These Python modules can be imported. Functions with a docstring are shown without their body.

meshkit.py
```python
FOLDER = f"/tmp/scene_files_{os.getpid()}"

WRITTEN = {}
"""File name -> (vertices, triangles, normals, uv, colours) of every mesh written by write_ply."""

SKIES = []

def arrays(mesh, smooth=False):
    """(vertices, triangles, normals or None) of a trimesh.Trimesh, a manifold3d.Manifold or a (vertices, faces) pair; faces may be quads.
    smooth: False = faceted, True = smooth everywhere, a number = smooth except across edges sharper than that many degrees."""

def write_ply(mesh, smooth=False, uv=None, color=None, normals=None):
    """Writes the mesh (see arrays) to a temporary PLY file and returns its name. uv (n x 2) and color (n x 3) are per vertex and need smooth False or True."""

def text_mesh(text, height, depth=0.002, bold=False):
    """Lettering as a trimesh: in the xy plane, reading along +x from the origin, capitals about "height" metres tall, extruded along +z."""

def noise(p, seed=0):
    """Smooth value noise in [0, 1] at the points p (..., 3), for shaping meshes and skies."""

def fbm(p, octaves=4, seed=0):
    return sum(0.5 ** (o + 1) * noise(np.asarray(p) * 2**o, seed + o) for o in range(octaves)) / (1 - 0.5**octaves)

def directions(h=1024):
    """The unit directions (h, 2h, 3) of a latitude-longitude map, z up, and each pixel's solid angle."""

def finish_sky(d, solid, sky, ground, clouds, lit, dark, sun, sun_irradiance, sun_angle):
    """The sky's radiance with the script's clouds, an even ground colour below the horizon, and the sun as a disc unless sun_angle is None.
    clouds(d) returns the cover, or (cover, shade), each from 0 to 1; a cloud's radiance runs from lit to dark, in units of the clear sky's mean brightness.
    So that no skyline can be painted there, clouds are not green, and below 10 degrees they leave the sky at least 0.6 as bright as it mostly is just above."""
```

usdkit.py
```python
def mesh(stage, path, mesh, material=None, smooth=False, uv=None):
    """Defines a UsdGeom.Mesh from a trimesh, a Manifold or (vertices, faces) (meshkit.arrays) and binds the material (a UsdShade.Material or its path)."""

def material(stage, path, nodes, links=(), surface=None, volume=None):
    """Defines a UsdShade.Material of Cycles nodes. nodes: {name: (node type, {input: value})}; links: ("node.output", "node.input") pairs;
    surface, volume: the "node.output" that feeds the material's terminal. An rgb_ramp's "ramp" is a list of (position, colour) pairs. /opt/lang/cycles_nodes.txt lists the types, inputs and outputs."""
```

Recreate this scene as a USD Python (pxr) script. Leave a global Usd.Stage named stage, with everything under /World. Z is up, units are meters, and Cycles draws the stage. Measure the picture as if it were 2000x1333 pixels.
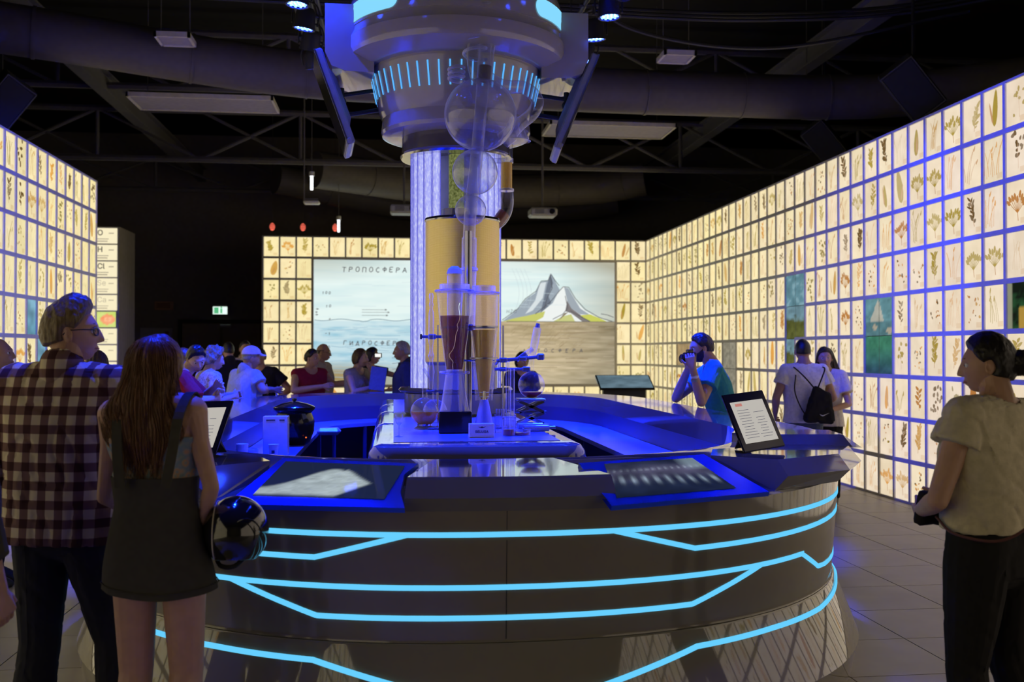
import math, random, re
import numpy as np, trimesh, usdkit, meshkit
import manifold3d as m3
from manifold3d import Manifold
from pxr import Usd, UsdGeom, UsdLux, UsdShade, Sdf, Gf, Vt

stage = Usd.Stage.CreateInMemory()
UsdGeom.SetStageUpAxis(stage, 'Z')
UsdGeom.SetStageMetersPerUnit(stage, 1.0)
UsdGeom.Xform.Define(stage, '/World')
stage.DefinePrim('/World/Looks', 'Scope')

# ------------------------------------------------------------ camera
EYE = (0.0, 0.0, 1.587)
YAW, PITCH = 0.1174, 0.0118            # turned right of the hall's long axis, tipped up a little
cam = UsdGeom.Camera.Define(stage, '/World/camera')
cam.AddTranslateOp().Set(Gf.Vec3d(*EYE))
cam.AddRotateXYZOp().Set(Gf.Vec3f(90 + math.degrees(PITCH), 0, -math.degrees(YAW)))
cam.CreateHorizontalApertureAttr(36.0)
cam.CreateVerticalApertureAttr(24.0)
cam.CreateFocalLengthAttr(35.3)
cam.CreateClippingRangeAttr(Gf.Vec2f(0.05, 200))
cam.CreateFStopAttr(2.8)
cam.CreateFocusDistanceAttr(5.6)
cam.CreateExposureAttr(0.0)

# ------------------------------------------------------------ light
# no daylight in this hall: an almost black dome, the glowing specimen walls, blue LED cans on the ring above the bar
dome = UsdLux.DomeLight.Define(stage, '/World/dim_hall_air')
dome.CreateColorAttr(Gf.Vec3f(1.0, 0.8, 0.55))
dome.CreateIntensityAttr(0.006)
PANEL_POWER = 1.0          # radiance of the backlit panels
BLUE = Gf.Vec3f(0.004, 0.028, 1.0)
CAN_POWER = 12000.0           # intensity of one blue LED can
X0, YC, YB = 0.46, 6.0, 9.3   # the bar: centre line, centres of its front and rear round ends

def spot(path, pos, aim, color, intensity, cone=38, soft=.35, radius=.07):
    """a real lamp: a small sphere light with a barn-door cone, aimed at a point"""
    L = UsdLux.SphereLight.Define(stage, path)
    L.CreateRadiusAttr(radius)
    L.CreateColorAttr(color)
    L.CreateIntensityAttr(intensity)
    s = UsdLux.ShapingAPI.Apply(L.GetPrim())
    s.CreateShapingConeAngleAttr(cone)
    s.CreateShapingConeSoftnessAttr(soft)
    d = np.subtract(aim, pos); d = d / np.linalg.norm(d)
    z = -d
    up = np.array([0, 0, 1.0]) if abs(z[2]) < .95 else np.array([0, 1.0, 0])
    x = np.cross(up, z); x /= np.linalg.norm(x)
    y = np.cross(z, x)
    M = Gf.Matrix4d(*x, 0, *y, 0, *z, 0, *[float(q) for q in pos], 1)
    UsdGeom.Xformable(L).AddTransformOp().Set(M)
    return L

# ------------------------------------------------------------ helpers
_count = {}
def numbered(parent, name):
    k = (parent, name)
    n = _count.get(k, -1) + 1
    _count[k] = n
    return f'{parent}/{name}' + (f'_{n:03d}' if n else '')

def tag(prim, label=None, cat=None, group=None, kind=None):
    p = prim if isinstance(prim, Usd.Prim) else prim.GetPrim()
    for k, v in (('label', label), ('category', cat), ('group', group), ('kind', kind)):
        if v:
            p.SetCustomDataByKey(k, v)
    return p

def setcolor(m, col):
    pv = UsdGeom.PrimvarsAPI(m).CreatePrimvar('displayColor', Sdf.ValueTypeNames.Color3fArray, 'vertex')
    pv.Set(Vt.Vec3fArray.FromNumpy(np.asarray(col, np.float32)))

def obj(name, mesh, m, parent=None, smooth=30, label=None, cat=None, group=None, kind=None, color=None):
    path = numbered(str(parent.GetPath()) if parent else '/World', name)
    if color is not None:
        smooth = False
    p = usdkit.mesh(stage, path, mesh, m, smooth=smooth)
    if color is not None:
        setcolor(p, color)
    return tag(p, label, cat, group, kind)

def thing(name, label, cat=None, loc=(0, 0, 0), rz=0.0, group=None, kind=None):
    x = UsdGeom.Xform.Define(stage, numbered('/World', name))
    x.AddTranslateOp().Set(Gf.Vec3d(*[float(q) for q in loc]))
    if rz:
        x.AddRotateZOp().Set(float(rz))
    return tag(x, label, cat, group, kind)

def copy_of(src, loc, rz=0.0, label=None):
    d = src.GetCustomData()
    base = re.sub(r'_\d{3}$', '', src.GetName())
    r = thing(base, label or d['label'], d.get('category'), loc, rz, d.get('group'))
    r.GetReferences().AddInternalReference(src.GetPath())
    r.SetInstanceable(True)
    return r

def curves(name, pts_list, width, m, parent, kind=None, label=None):
    c = UsdGeom.BasisCurves.Define(stage, numbered(str(parent.GetPath()), name))
    c.CreateTypeAttr('linear')
    c.CreateCurveVertexCountsAttr([len(p) for p in pts_list])
    P = np.concatenate(pts_list).astype(np.float32)
    c.CreatePointsAttr(Vt.Vec3fArray.FromNumpy(P))
    c.CreateWidthsAttr(Vt.FloatArray.FromNumpy(np.full(len(P), width, np.float32)))
    c.SetWidthsInterpolation('vertex')
    UsdShade.MaterialBindingAPI.Apply(c.GetPrim()).Bind(m)
    return tag(c, label=label, kind=kind)

# --- materials
_mats = {}
def mat(name, nodes, links, surface):
    if name not in _mats:
        _mats[name] = usdkit.material(stage, '/World/Looks/' + name, nodes, links, surface=surface)
    return _mats[name]

def pbr(name, color, rough=.5, metal=0.0, spec=.5, grain=.08, scale=14, coat=0.0, bump=0.0, bscale=60, **kw):
    """principled paint or cloth with a little procedural grain in its own colour"""
    if name in _mats:
        return _mats[name]
    p = dict(roughness=rough, metallic=metal, specular_ior_level=spec, coat_weight=coat, **kw)
    c = np.asarray(color, float)
    nodes = {'tc': ('texture_coordinate', {}), 'n': ('noise_texture', {'scale': float(scale), 'detail': 4.0}),
             'r': ('rgb_ramp', {'ramp': [(.3, tuple(c * (1 - grain))), (.7, tuple(np.minimum(c * (1 + grain), 1)))]}),
             'p': ('principled_bsdf', p)}
    links = [('tc.object', 'n.vector'), ('n.fac', 'r.fac'), ('r.color', 'p.base_color')]
    if bump:
        nodes['n2'] = ('noise_texture', {'scale': float(bscale), 'detail': 3.0})
        nodes['b'] = ('bump', {'strength': float(bump), 'distance': 0.01})
        links += [('tc.object', 'n2.vector'), ('n2.fac', 'b.height'), ('b.normal', 'p.normal')]
    return mat(name, nodes, links, 'p.BSDF')

def glow(name, color, strength):
    return mat(name, {'e': ('emission', {'color': color, 'strength': float(strength)})}, [], 'e.emission')

def glass(name, tint=(1, 1, 1), fres=3.2, haze=.04, hcol=(.8, .85, 1), base=.045, top=.75):
    """thin clear wall of a glass vessel: lets light straight through, mirrors towards its edges, a little milky"""
    return mat(name, {'t': ('transparent_bsdf', {'color': tint}), 'g': ('glossy_bsdf', {'color': (1, 1, 1), 'roughness': .03}),
                      'f': ('layer_weight', {'blend': .5}), 'pw': ('math', {'math_type': 'power', 'value2': float(fres)}), 'ma': ('math', {'math_type': 'multiply_add', 'value2': float(top), 'value3': float(base)}), 'm': ('mix_closure', {}),
                      'd': ('diffuse_bsdf', {'color': hcol}), 'h': ('math', {'math_type': 'multiply_add', 'value2': float(haze) * 5, 'value3': float(haze)}), 'm2': ('mix_closure', {})},
               [('f.facing', 'pw.value1'), ('pw.value', 'ma.value1'), ('ma.value', 'm.fac'), ('t.BSDF', 'm.closure1'), ('g.BSDF', 'm.closure2'), ('pw.value', 'h.value1'), ('h.value', 'm2.fac'), ('m.closure', 'm2.closure1'), ('d.BSDF', 'm2.closure2')], 'm2.closure')

# --- mesh building
def box(cx, cy, cz, sx, sy, sz, bev=0.0):
    if bev <= 0:
        m = trimesh.creation.box((sx, sy, sz)); m.apply_translation((cx, cy, cz)); return m
    b = min(bev, sx * .45, sy * .45, sz * .45)
    pts = []
    for i in (-1, 1):
        for j in (-1, 1):
            for k in (-1, 1):
                for a in range(3):
                    q = [i * (sx / 2 - b), j * (sy / 2 - b), k * (sz / 2 - b)]
                    q[a] = (i, j, k)[a] * (sx, sy, sz)[a] / 2
                    pts.append(q)
    m = trimesh.convex.convex_hull(np.array(pts)); m.apply_translation((cx, cy, cz)); return m

def hull(pts):
    return trimesh.convex.convex_hull(np.asarray(pts, float))

def join(*ms):
    L = []
    for m in ms:
        L += list(m) if isinstance(m, (list, tuple)) else [m]
    return trimesh.util.concatenate(L)

def move(m, loc=(0, 0, 0), rot=None):
    m = m.copy()
    if rot is not None:
        M = trimesh.transformations.euler_matrix(*[math.radians(a) for a in rot])
        m.apply_transform(M)
    m.apply_translation(loc)
    return m

def frame_along(d):
    d = np.asarray(d, float); d = d / np.linalg.norm(d)
    a = np.cross(d, [0, 0, 1.0]) if abs(d[2]) < .9 else np.cross(d, [1.0, 0, 0])
    a /= np.linalg.norm(a)
    return a, np.cross(d, a), d

def tube(pts, r, sides=10, cap=True):
    p = np.asarray(pts, float)
    r = np.broadcast_to(np.asarray(r, float), (len(p),))
    t = np.gradient(p, axis=0); t /= np.linalg.norm(t, axis=1, keepdims=True) + 1e-12
    a0, _, _ = frame_along(t[0])
    A = []
    for i in range(len(p)):
        a0 = a0 - t[i] * np.dot(a0, t[i]); a0 /= np.linalg.norm(a0) + 1e-12
        A.append(a0.copy())
    A = np.array(A); B = np.cross(t, A)
    ang = np.arange(sides) * 2 * math.pi / sides
    v = p[:, None] + r[:, None, None] * (np.cos(ang)[None, :, None] * A[:, None] + np.sin(ang)[None, :, None] * B[:, None])
    v = v.reshape(-1, 3); f = []
    n = len(p)
    i, j = np.meshgrid(np.arange(n - 1), np.arange(sides), indexing='ij')
    q = np.stack([i * sides + j, i * sides + (j + 1) % sides, (i + 1) * sides + (j + 1) % sides, (i + 1) * sides + j], -1).reshape(-1, 4)
    f = np.vstack([q[:, [0, 1, 2]], q[:, [0, 2, 3]]])
    if cap:
        v = np.vstack([v, p[0], p[-1]]); k = len(v) - 2
        e = np.arange(sides)
        f = np.vstack([f, np.stack([np.full(sides, k), (e + 1) % sides, e], 1), np.stack([np.full(sides, k + 1), (n - 1) * sides + e, (n - 1) * sides + (e + 1) % sides], 1)])
    return trimesh.Trimesh(v, f, process=False)

def rod(a, b, r, sides=10):
    return tube([a, b], r, sides)

def lathe(prof, segs=48, loc=(0, 0, 0), closed=False):
    """prof: (radius, z) pairs"""
    pr = np.asarray(prof, float); n = len(pr)
    ang = np.arange(segs) * 2 * math.pi / segs
    v = np.stack([pr[:, None, 0] * np.cos(ang), pr[:, None, 0] * np.sin(ang), np.repeat(pr[:, 1:2], segs, 1)], -1).reshape(-1, 3)
    rows = n if closed else n - 1
    i, j = np.meshgrid(np.arange(rows), np.arange(segs), indexing='ij')
    i2 = (i + 1) % n
    q = np.stack([i * segs + j, i * segs + (j + 1) % segs, i2 * segs + (j + 1) % segs, i2 * segs + j], -1).reshape(-1, 4)
    m = trimesh.Trimesh(v + np.asarray(loc, float), np.vstack([q[:, [0, 1, 2]], q[:, [0, 2, 3]]]), process=False)
    a = m.area_faces
    m.update_faces(a > 1e-12)
    return m

def ribbon(path, up, w, n, t=.003):
    """a thin raised strip: path points, per-point width direction 'up', normal n, thickness t"""
    p = np.asarray(path, float); up = np.broadcast_to(np.asarray(up, float), p.shape); n = np.broadcast_to(np.asarray(n, float), p.shape)
    a, b = p + up * w / 2, p - up * w / 2
    v = np.concatenate([a + n * t, b + n * t, b, a]); k = len(p); f = []
    for i in range(k - 1):
        for r in range(4):
            s = (r + 1) % 4
            f += [[r * k + i, s * k + i, s * k + i + 1], [r * k + i, s * k + i + 1, r * k + i + 1]]
    f += [[0, 3 * k, 2 * k], [0, 2 * k, k], [k - 1, 2 * k - 1, 3 * k - 1], [k - 1, 3 * k - 1, 4 * k - 1]]
    return trimesh.Trimesh(v, f, process=False)

def prism(poly, z0, z1):
    from shapely.geometry import Polygon
    m = trimesh.creation.extrude_polygon(Polygon(poly), z1 - z0, engine='earcut'); m.apply_translation((0, 0, z0)); return m

def bez(pts, n=24):
    """smooth curve through the points (Catmull-Rom)"""
    P = np.asarray(pts, float); P = np.vstack([2 * P[0] - P[1], P, 2 * P[-1] - P[-2]]); out = []
    per = max(2, n // (len(P) - 3))
    for i in range(1, len(P) - 2):
        for t in np.linspace(0, 1, per, endpoint=False):
            out.append(.5 * (2 * P[i] + (P[i + 1] - P[i - 1]) * t + (2 * P[i - 1] - 5 * P[i] + 4 * P[i + 1] - P[i + 2]) * t * t + (3 * P[i] - P[i - 1] - 3 * P[i + 1] + P[i + 2]) * t ** 3))
    out.append(P[-2]); return np.array(out)
# ============================================================ the hall
H_ROW, W_COL = 0.444, 0.335
XR, YCOR, XL, YL = 5.375, 21.04, -4.13, 14.62
TOP = 9 * H_ROW
dark_paint = pbr('dark_hall_paint', (.30, .265, .225), rough=.8, spec=.2)
ceil_paint = pbr('black_ceiling_paint', (.03, .028, .027), rough=.9, spec=.1)
tile_mats = [pbr(f'floor_tile_{i}', c, rough=.42, spec=.45, grain=.10, scale=3) for i, c in enumerate([(.29, .258, .245), (.305, .272, .255), (.275, .245, .235)])]
grout = pbr('floor_grout', (.19, .17, .155), rough=.8)
carcass_paint = pbr('carcass_black', (.03, .029, .028), rough=.8)
frame_paint = pbr('grey_frame_metal', (.62, .60, .62), rough=.42, metal=.0, spec=.5, grain=.05)

obj('ceiling', box(.5, 10, 7.2, 24, 40, .2), ceil_paint, label='black painted ceiling high above the hall', kind='structure')
obj('wall_far', box(.5, 26.2, 3.6, 24, .2, 7.2), dark_paint, label='dark back wall of the hall beyond the lit panels', kind='structure')
obj('wall_left_outer', box(-11.4, 10, 3.6, .2, 40, 7.2), dark_paint, label='dark outer wall on the left', kind='structure')
obj('wall_right_outer', box(12.4, 10, 3.6, .2, 40, 7.2), dark_paint, label='dark outer wall on the right', kind='structure')
obj('wall_behind', box(.5, -9.9, 3.6, 24, .2, 7.2), dark_paint, label='dark wall behind the viewer', kind='structure')

# floor of big tiles; the ones near enough to tell apart are laid one by one
fl = thing('floor', 'grey stone tile floor of the hall', kind='structure')
obj('screed', box(.5, 10, -.06, 24, 40, .1), grout, fl)
rnd = random.Random(5)
T = .6
far = []
for ix in range(-8, 11):
    for iy in range(3, 36):
        cx, cy = ix * T + .12, iy * T + .2
        t = box(cx, cy, -.006, T - .005, T - .005, .012 + rnd.uniform(-.0006, .0006), .0015)
        near = (iy < 18 and (cx > 2.2 or cx < -1.2)) and cy < 11.5 and abs(math.atan2(cx, cy) - YAW) < .5
        if near:
            obj('tile', t, tile_mats[rnd.randrange(3)], fl)
        else:
            far.append(box(cx, cy, -.006, T - .005, T - .005, .012))
obj('tile_field', join(far), tile_mats[0], fl, smooth=False, kind='stuff')

# --- backlit herbarium panels
panel_mat = mat('backlit_print', {'a': ('attribute', {'attribute': 'displayColor'}), 'e': ('emission', {'strength': PANEL_POWER}),
                'tc': ('texture_coordinate', {}), 'n': ('noise_texture', {'scale': 5.0, 'detail': 4.0}),
                'r': ('rgb_ramp', {'ramp': [(.3, (.9, .88, .84)), (.65, (1, 1, 1))]}),
                'mx': ('mix', {'mix_type': 'multiply', 'fac': 1.0})},
                [('tc.object', 'n.vector'), ('n.fac', 'r.fac'), ('a.color', 'mx.color1'), ('r.color', 'mx.color2'), ('mx.color', 'e.color')], 'e.emission')

class Flat:
    """flat coloured print in a panel's own plane: (u across, v up), a hair proud of the sheet"""
    def __init__(s): s.v, s.f, s.c, s.k, s.d = [], [], [], 0, 0
    def poly(s, pts, col, fan=None):
        n = len(pts); s.d += 1
        for p in pts:
            s.v.append((p[0], p[1], .0008 + .00003 * s.d)); s.c.append(col)
        for i in range(1, n - 1):
            s.f.append((s.k, s.k + i, s.k + i + 1))
        s.k += n
    def leaf(s, x, y, a, L, W, col, n=8):
        t = np.linspace(0, 2 * math.pi, n, endpoint=False)
        L, W = L * 1.18, W * 1.3
        lx, ly = L * .5 * (1 + np.cos(t)), W * .5 * np.sin(t) * (1 - .25 * np.cos(t))
        s.poly([(x + q * math.cos(a) - r * math.sin(a), y + q * math.sin(a) + r * math.cos(a)) for q, r in zip(lx, ly)], col)
    def line(s, pts, w, col):
        w *= 1.5
        for (x0, y0), (x1, y1) in zip(pts[:-1], pts[1:]):
            d = math.hypot(x1 - x0, y1 - y0) + 1e-9; nx, ny = -(y1 - y0) / d * w / 2, (x1 - x0) / d * w / 2
            s.poly([(x0 - nx, y0 - ny), (x1 - nx, y1 - ny), (x1 + nx, y1 + ny), (x0 + nx, y0 + ny)], col)

def lerp(a, b, t): return tuple(np.asarray(a, float) * (1 - t) + np.asarray(b, float) * t)

def specimen(F, base, rnd, w, h, strong):
    """a pressed plant drawn on a sheet w x h"""
    tan, olive, brown, dark, ochre = (.62, .42, .17), (.42, .36, .08), (.50, .25, .08), (.16, .11, .055), (.75, .42, .13)
    kind = rnd.choice(['grass', 'grass', 'sprig', 'sprig', 'blade', 'round', 'fan', 'faint', 'stalks', 'bits'])
    def tint(c, s): return lerp(base, np.multiply(c, base) * 1.1, min(1.0, s * strong))
    col = rnd.choice([tan, olive, brown, ochre, olive]); s = rnd.uniform(.62, 1.0)
    if kind in ('grass', 'stalks', 'faint'):
        if kind == 'faint': s *= .45
        x0, n = rnd.uniform(-.25, .05) * w, rnd.randint(4, 8)
        for i in range(n):
            bend = rnd.uniform(-.25, .35) * w; y0, y1 = rnd.uniform(-.42, -.3) * h, rnd.uniform(.1, .42) * h
            xs = x0 + (i - n / 2) * (.012 if kind == 'grass' else .03) * 1.0
            pts = [(xs + bend * t * t, y0 + (y1 - y0) * t) for t in np.linspace(0, 1, 5)]
            F.line(pts, rnd.uniform(.003, .006), tint(col, s * rnd.uniform(.6, 1)))
            if rnd.random() < .5:
                F.leaf(pts[-1][0], pts[-1][1] - .03, 1.3 + rnd.uniform(-.3, .3), .05, .012, tint(col, s))
    elif kind == 'sprig':
        x, y, a = rnd.uniform(-.1, .1) * w, -.3 * h, 1.57 + rnd.uniform(-.25, .25)
        L = rnd.uniform(.55, .75) * h; n = rnd.randint(8, 16); c2 = rnd.choice([col, dark, olive])
        F.line([(x, y), (x + L * math.cos(a), y + L * math.sin(a))], .004, tint(brown, s))
        for i in range(n):
            t = .15 + .85 * i / n; sd = 1 if i % 2 else -1
            F.leaf(x + L * t * math.cos(a), y + L * t * math.sin(a), a + sd * rnd.uniform(.5, 1.1), rnd.uniform(.035, .08), rnd.uniform(.016, .035), tint(c2, s * rnd.uniform(.7, 1)), 7)
    elif kind == 'blade':
        F.leaf(rnd.uniform(-.1, .1) * w, -.36 * h, 1.57 + rnd.uniform(-.3, .3), rnd.uniform(.55, .8) * h, rnd.uniform(.04, .10), tint(col, s * .9), 12)
        F.leaf(rnd.uniform(-.2, .2) * w, -.3 * h, 1.57 + rnd.uniform(-.5, .3), rnd.uniform(.3, .5) * h, .02, tint(brown, s * .7), 8)
    elif kind == 'round':
        cx, cy = rnd.uniform(-.1, .1) * w, rnd.uniform(-.05, .2) * h; c2 = rnd.choice([dark, olive, (.3, .28, .12)])
        for i in range(rnd.randint(9, 20)):
            F.leaf(cx + rnd.gauss(0, .045), cy + rnd.gauss(0, .07), rnd.uniform(0, 6.3), rnd.uniform(.025, .05), rnd.uniform(.02, .035), tint(c2, s * rnd.uniform(.8, 1)), 7)
        F.line([(cx, cy), (cx + .01, -.35 * h)], .003, tint(brown, s * .6))
    elif kind == 'fan':
        x, y = 0, -.2 * h
        F.line([(x, y), (x + .01, -.38 * h)], .005, tint(brown, s))
        for i in range(9):
            a = 1.57 + (i - 4) * .22
            L = rnd.uniform(.25, .45) * h
            F.line([(x, y), (x + L * .6 * math.cos(a), y + L * .6 * math.sin(a)), (x + L * math.cos(a * .9 + .15), y + L * math.sin(a))], .004, tint(col, s))
            F.leaf(x + L * math.cos(a) * .8, y + L * .75 * math.sin(a), a, .06, .028, tint(col, s * .9), 7)
    else:
        for i in range(rnd.randint(8, 14)):
            F.leaf(rnd.uniform(-.3, .3) * w, rnd.uniform(-.3, .35) * h, rnd.uniform(0, 6.3), rnd.uniform(.015, .04), rnd.uniform(.01, .025), tint(rnd.choice([col, brown, dark]), s), 6)
    if rnd.random() < .75:
        x, y = .27 * w, -.38 * h
        F.poly([(x - .04, y - .025), (x + .04, y - .025), (x + .04, y + .025), (x - .04, y + .025)], tint((.72, .58, .45), .35))

def sheet(F, w, h, col):
    """the lit sheet itself: front face and four edges"""
    t = .012; v = [(-w / 2, -h / 2), (w / 2, -h / 2), (w / 2, h / 2), (-w / 2, h / 2)]
    k = F.k
    for z in (0.0, -t):
        for p in v: F.v.append((*p, z)); F.c.append(col)
    F.f += [(k, k + 1, k + 2), (k, k + 2, k + 3)]
    for i in range(4):
        j = (i + 1) % 4
        F.f += [(k + i, k + 4 + i, k + 4 + j), (k + i, k + 4 + j, k + j)]
    F.k += 8

def picture(F, w, h, fn, nu=14, nv=18):
    k = F.k
    for j in range(nv + 1):
        for i in range(nu + 1):
            u, v = i / nu, j / nv
            F.v.append(((u - .5) * w, (v - .5) * h, .001)); F.c.append(fn(u, v))
    for j in range(nv):
        for i in range(nu):
            a = k + j * (nu + 1) + i
            F.f += [(a, a + 1, a + nu + 2), (a, a + nu + 2, a + nu + 1)]
    F.k += (nu + 1) * (nv + 1)

def placed(F, origin, ex, n):
    """flat print to the wall: ex = the panel's right as seen from in front, n = outward"""
    v = np.array(F.v); ez = np.array([0, 0, 1.0])
    P = np.asarray(origin, float) + v[:, :1] * np.asarray(ex, float) + v[:, 1:2] * ez + v[:, 2:] * np.asarray(n, float)
    return (P, np.array(F.f)), np.array(F.c)

WARM, PALE = (1.02, .87, .48), (.90, .76, .60)  # PALE: blue lamp spill on the near right panels, put into their colour
def water_pic(seed, top=(.20, .36, .40), low=(.10, .17, .15)):
    def fn(u, v):
        n = meshkit.noise(np.array([u * 3 + seed, v * 5, seed * 1.7]))
        return tuple(np.clip(np.array(lerp(low, top, v)) * (.55 + .9 * n), 0, 1))
    return fn

def two_wide(fn, c0, c):
    """one half of a picture that runs across two columns"""
    return lambda u, v: fn((u + c - c0) / 2, v)
def lake(u, v):
    n = meshkit.fbm(np.array([u * 5, v * 6, 2.0]), 3); return tuple(np.array([.13, .27, .33]) * (.6 + .8 * n) + (n > .6) * .07)
def shore(u, v):
    n = meshkit.fbm(np.array([u * 6, v * 7, 4.0]), 3); t = np.clip((v - .5 + (n - .5) * .4) * 6, 0, 1)
    return lerp(np.array([.10, .11, .03]) * (.5 + n), np.array([.16, .28, .34]) * (.6 + .8 * n), t)
def sail(u, v):
    n = meshkit.fbm(np.array([u * 6, v * 8, 6.0]), 3); c = np.array([.12, .26, .30]) * (.6 + .8 * n)
    if .38 < v < .92 and -.30 * (.95 - v) * 1.7 < u - .47 < .26 * (.95 - v) * 1.3: c = np.array([.46, .46, .40]) * (.8 + .3 * n)
    elif v < .38: c = c * .75
    if math.hypot((u - .85), (v - .12) * 1.6) < .12 or math.hypot(u - .35, (v - .22) * 1.6) < .10: c = np.array([.40, .36, .28])
    return tuple(c)
def pond(u, v):
    n = meshkit.fbm(np.array([u * 6, v * 6, 8.0]), 3); c = lerp((.03, .08, .13), (.05, .20, .13), np.clip(v * 1.6 - .2, 0, 1)); return tuple(np.array(c) * (.5 + n))
def sandy(u, v):
    n = meshkit.fbm(np.array([u * 12, v * 5, 9.0]), 3); return tuple(np.array([.42, .30, .15]) * (.6 + .7 * n))
def stone(u, v):
    n = meshkit.fbm(np.array([u * 7, v * 9, 11.0]), 3); return tuple(np.array([.27, .25, .19]) * (.6 + .8 * n))
def forest(u, v):
    n = meshkit.fbm(np.array([u * 6, v * 6, 12.0]), 3); c = np.array([.008, .012, .008]) + np.clip(n - .5, 0, 1) * np.array([.05, .25, .08])
    if .25 < u < .42 and v < .5: c = np.array([.42, .26, .05])
    if u < .12: c = np.array([.25, .26, .18])
    return tuple(c)
SCREENS_R = {}
for c in (23, 24): SCREENS_R[(c, 3)] = two_wide(lake, 23, c); SCREENS_R[(c, 4)] = two_wide(shore, 23, c)
SCREENS_R[(23, 5)] = shore
for c in (30, 31): SCREENS_R[(c, 4)] = two_wide(sail, 30, c); SCREENS_R[(c, 5)] = two_wide(pond, 30, c)
for c in (15, 16): SCREENS_R[(c, 5)] = two_wide(stone, 15, c); SCREENS_R[(c, 6)] = two_wide(stone, 16, c)
for c in (7, 8, 9): SCREENS_R[(c, 5)] = two_wide(sandy, 7, c)
for c in (38, 39): SCREENS_R[(c, 4)] = two_wide(forest, 38, c)

def panel_face(k, row, seed, base, screen, strong=1.25):
    rnd = random.Random(seed)
    w, h = W_COL - .036, H_ROW - .046
    F = Flat()
    if screen:
        sheet(F, W_COL - .006, H_ROW - .006, (.05, .06, .06)); picture(F, W_COL - .008, H_ROW - .008, screen)
        return F
    base = tuple(np.multiply(base, rnd.uniform(.93, 1.03)) * np.array([1, rnd.uniform(.985, 1.01), rnd.uniform(.93, 1.06)]))
    sheet(F, w, h, base)
    specimen(F, base, rnd, w, h, strong)
    return F

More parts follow.
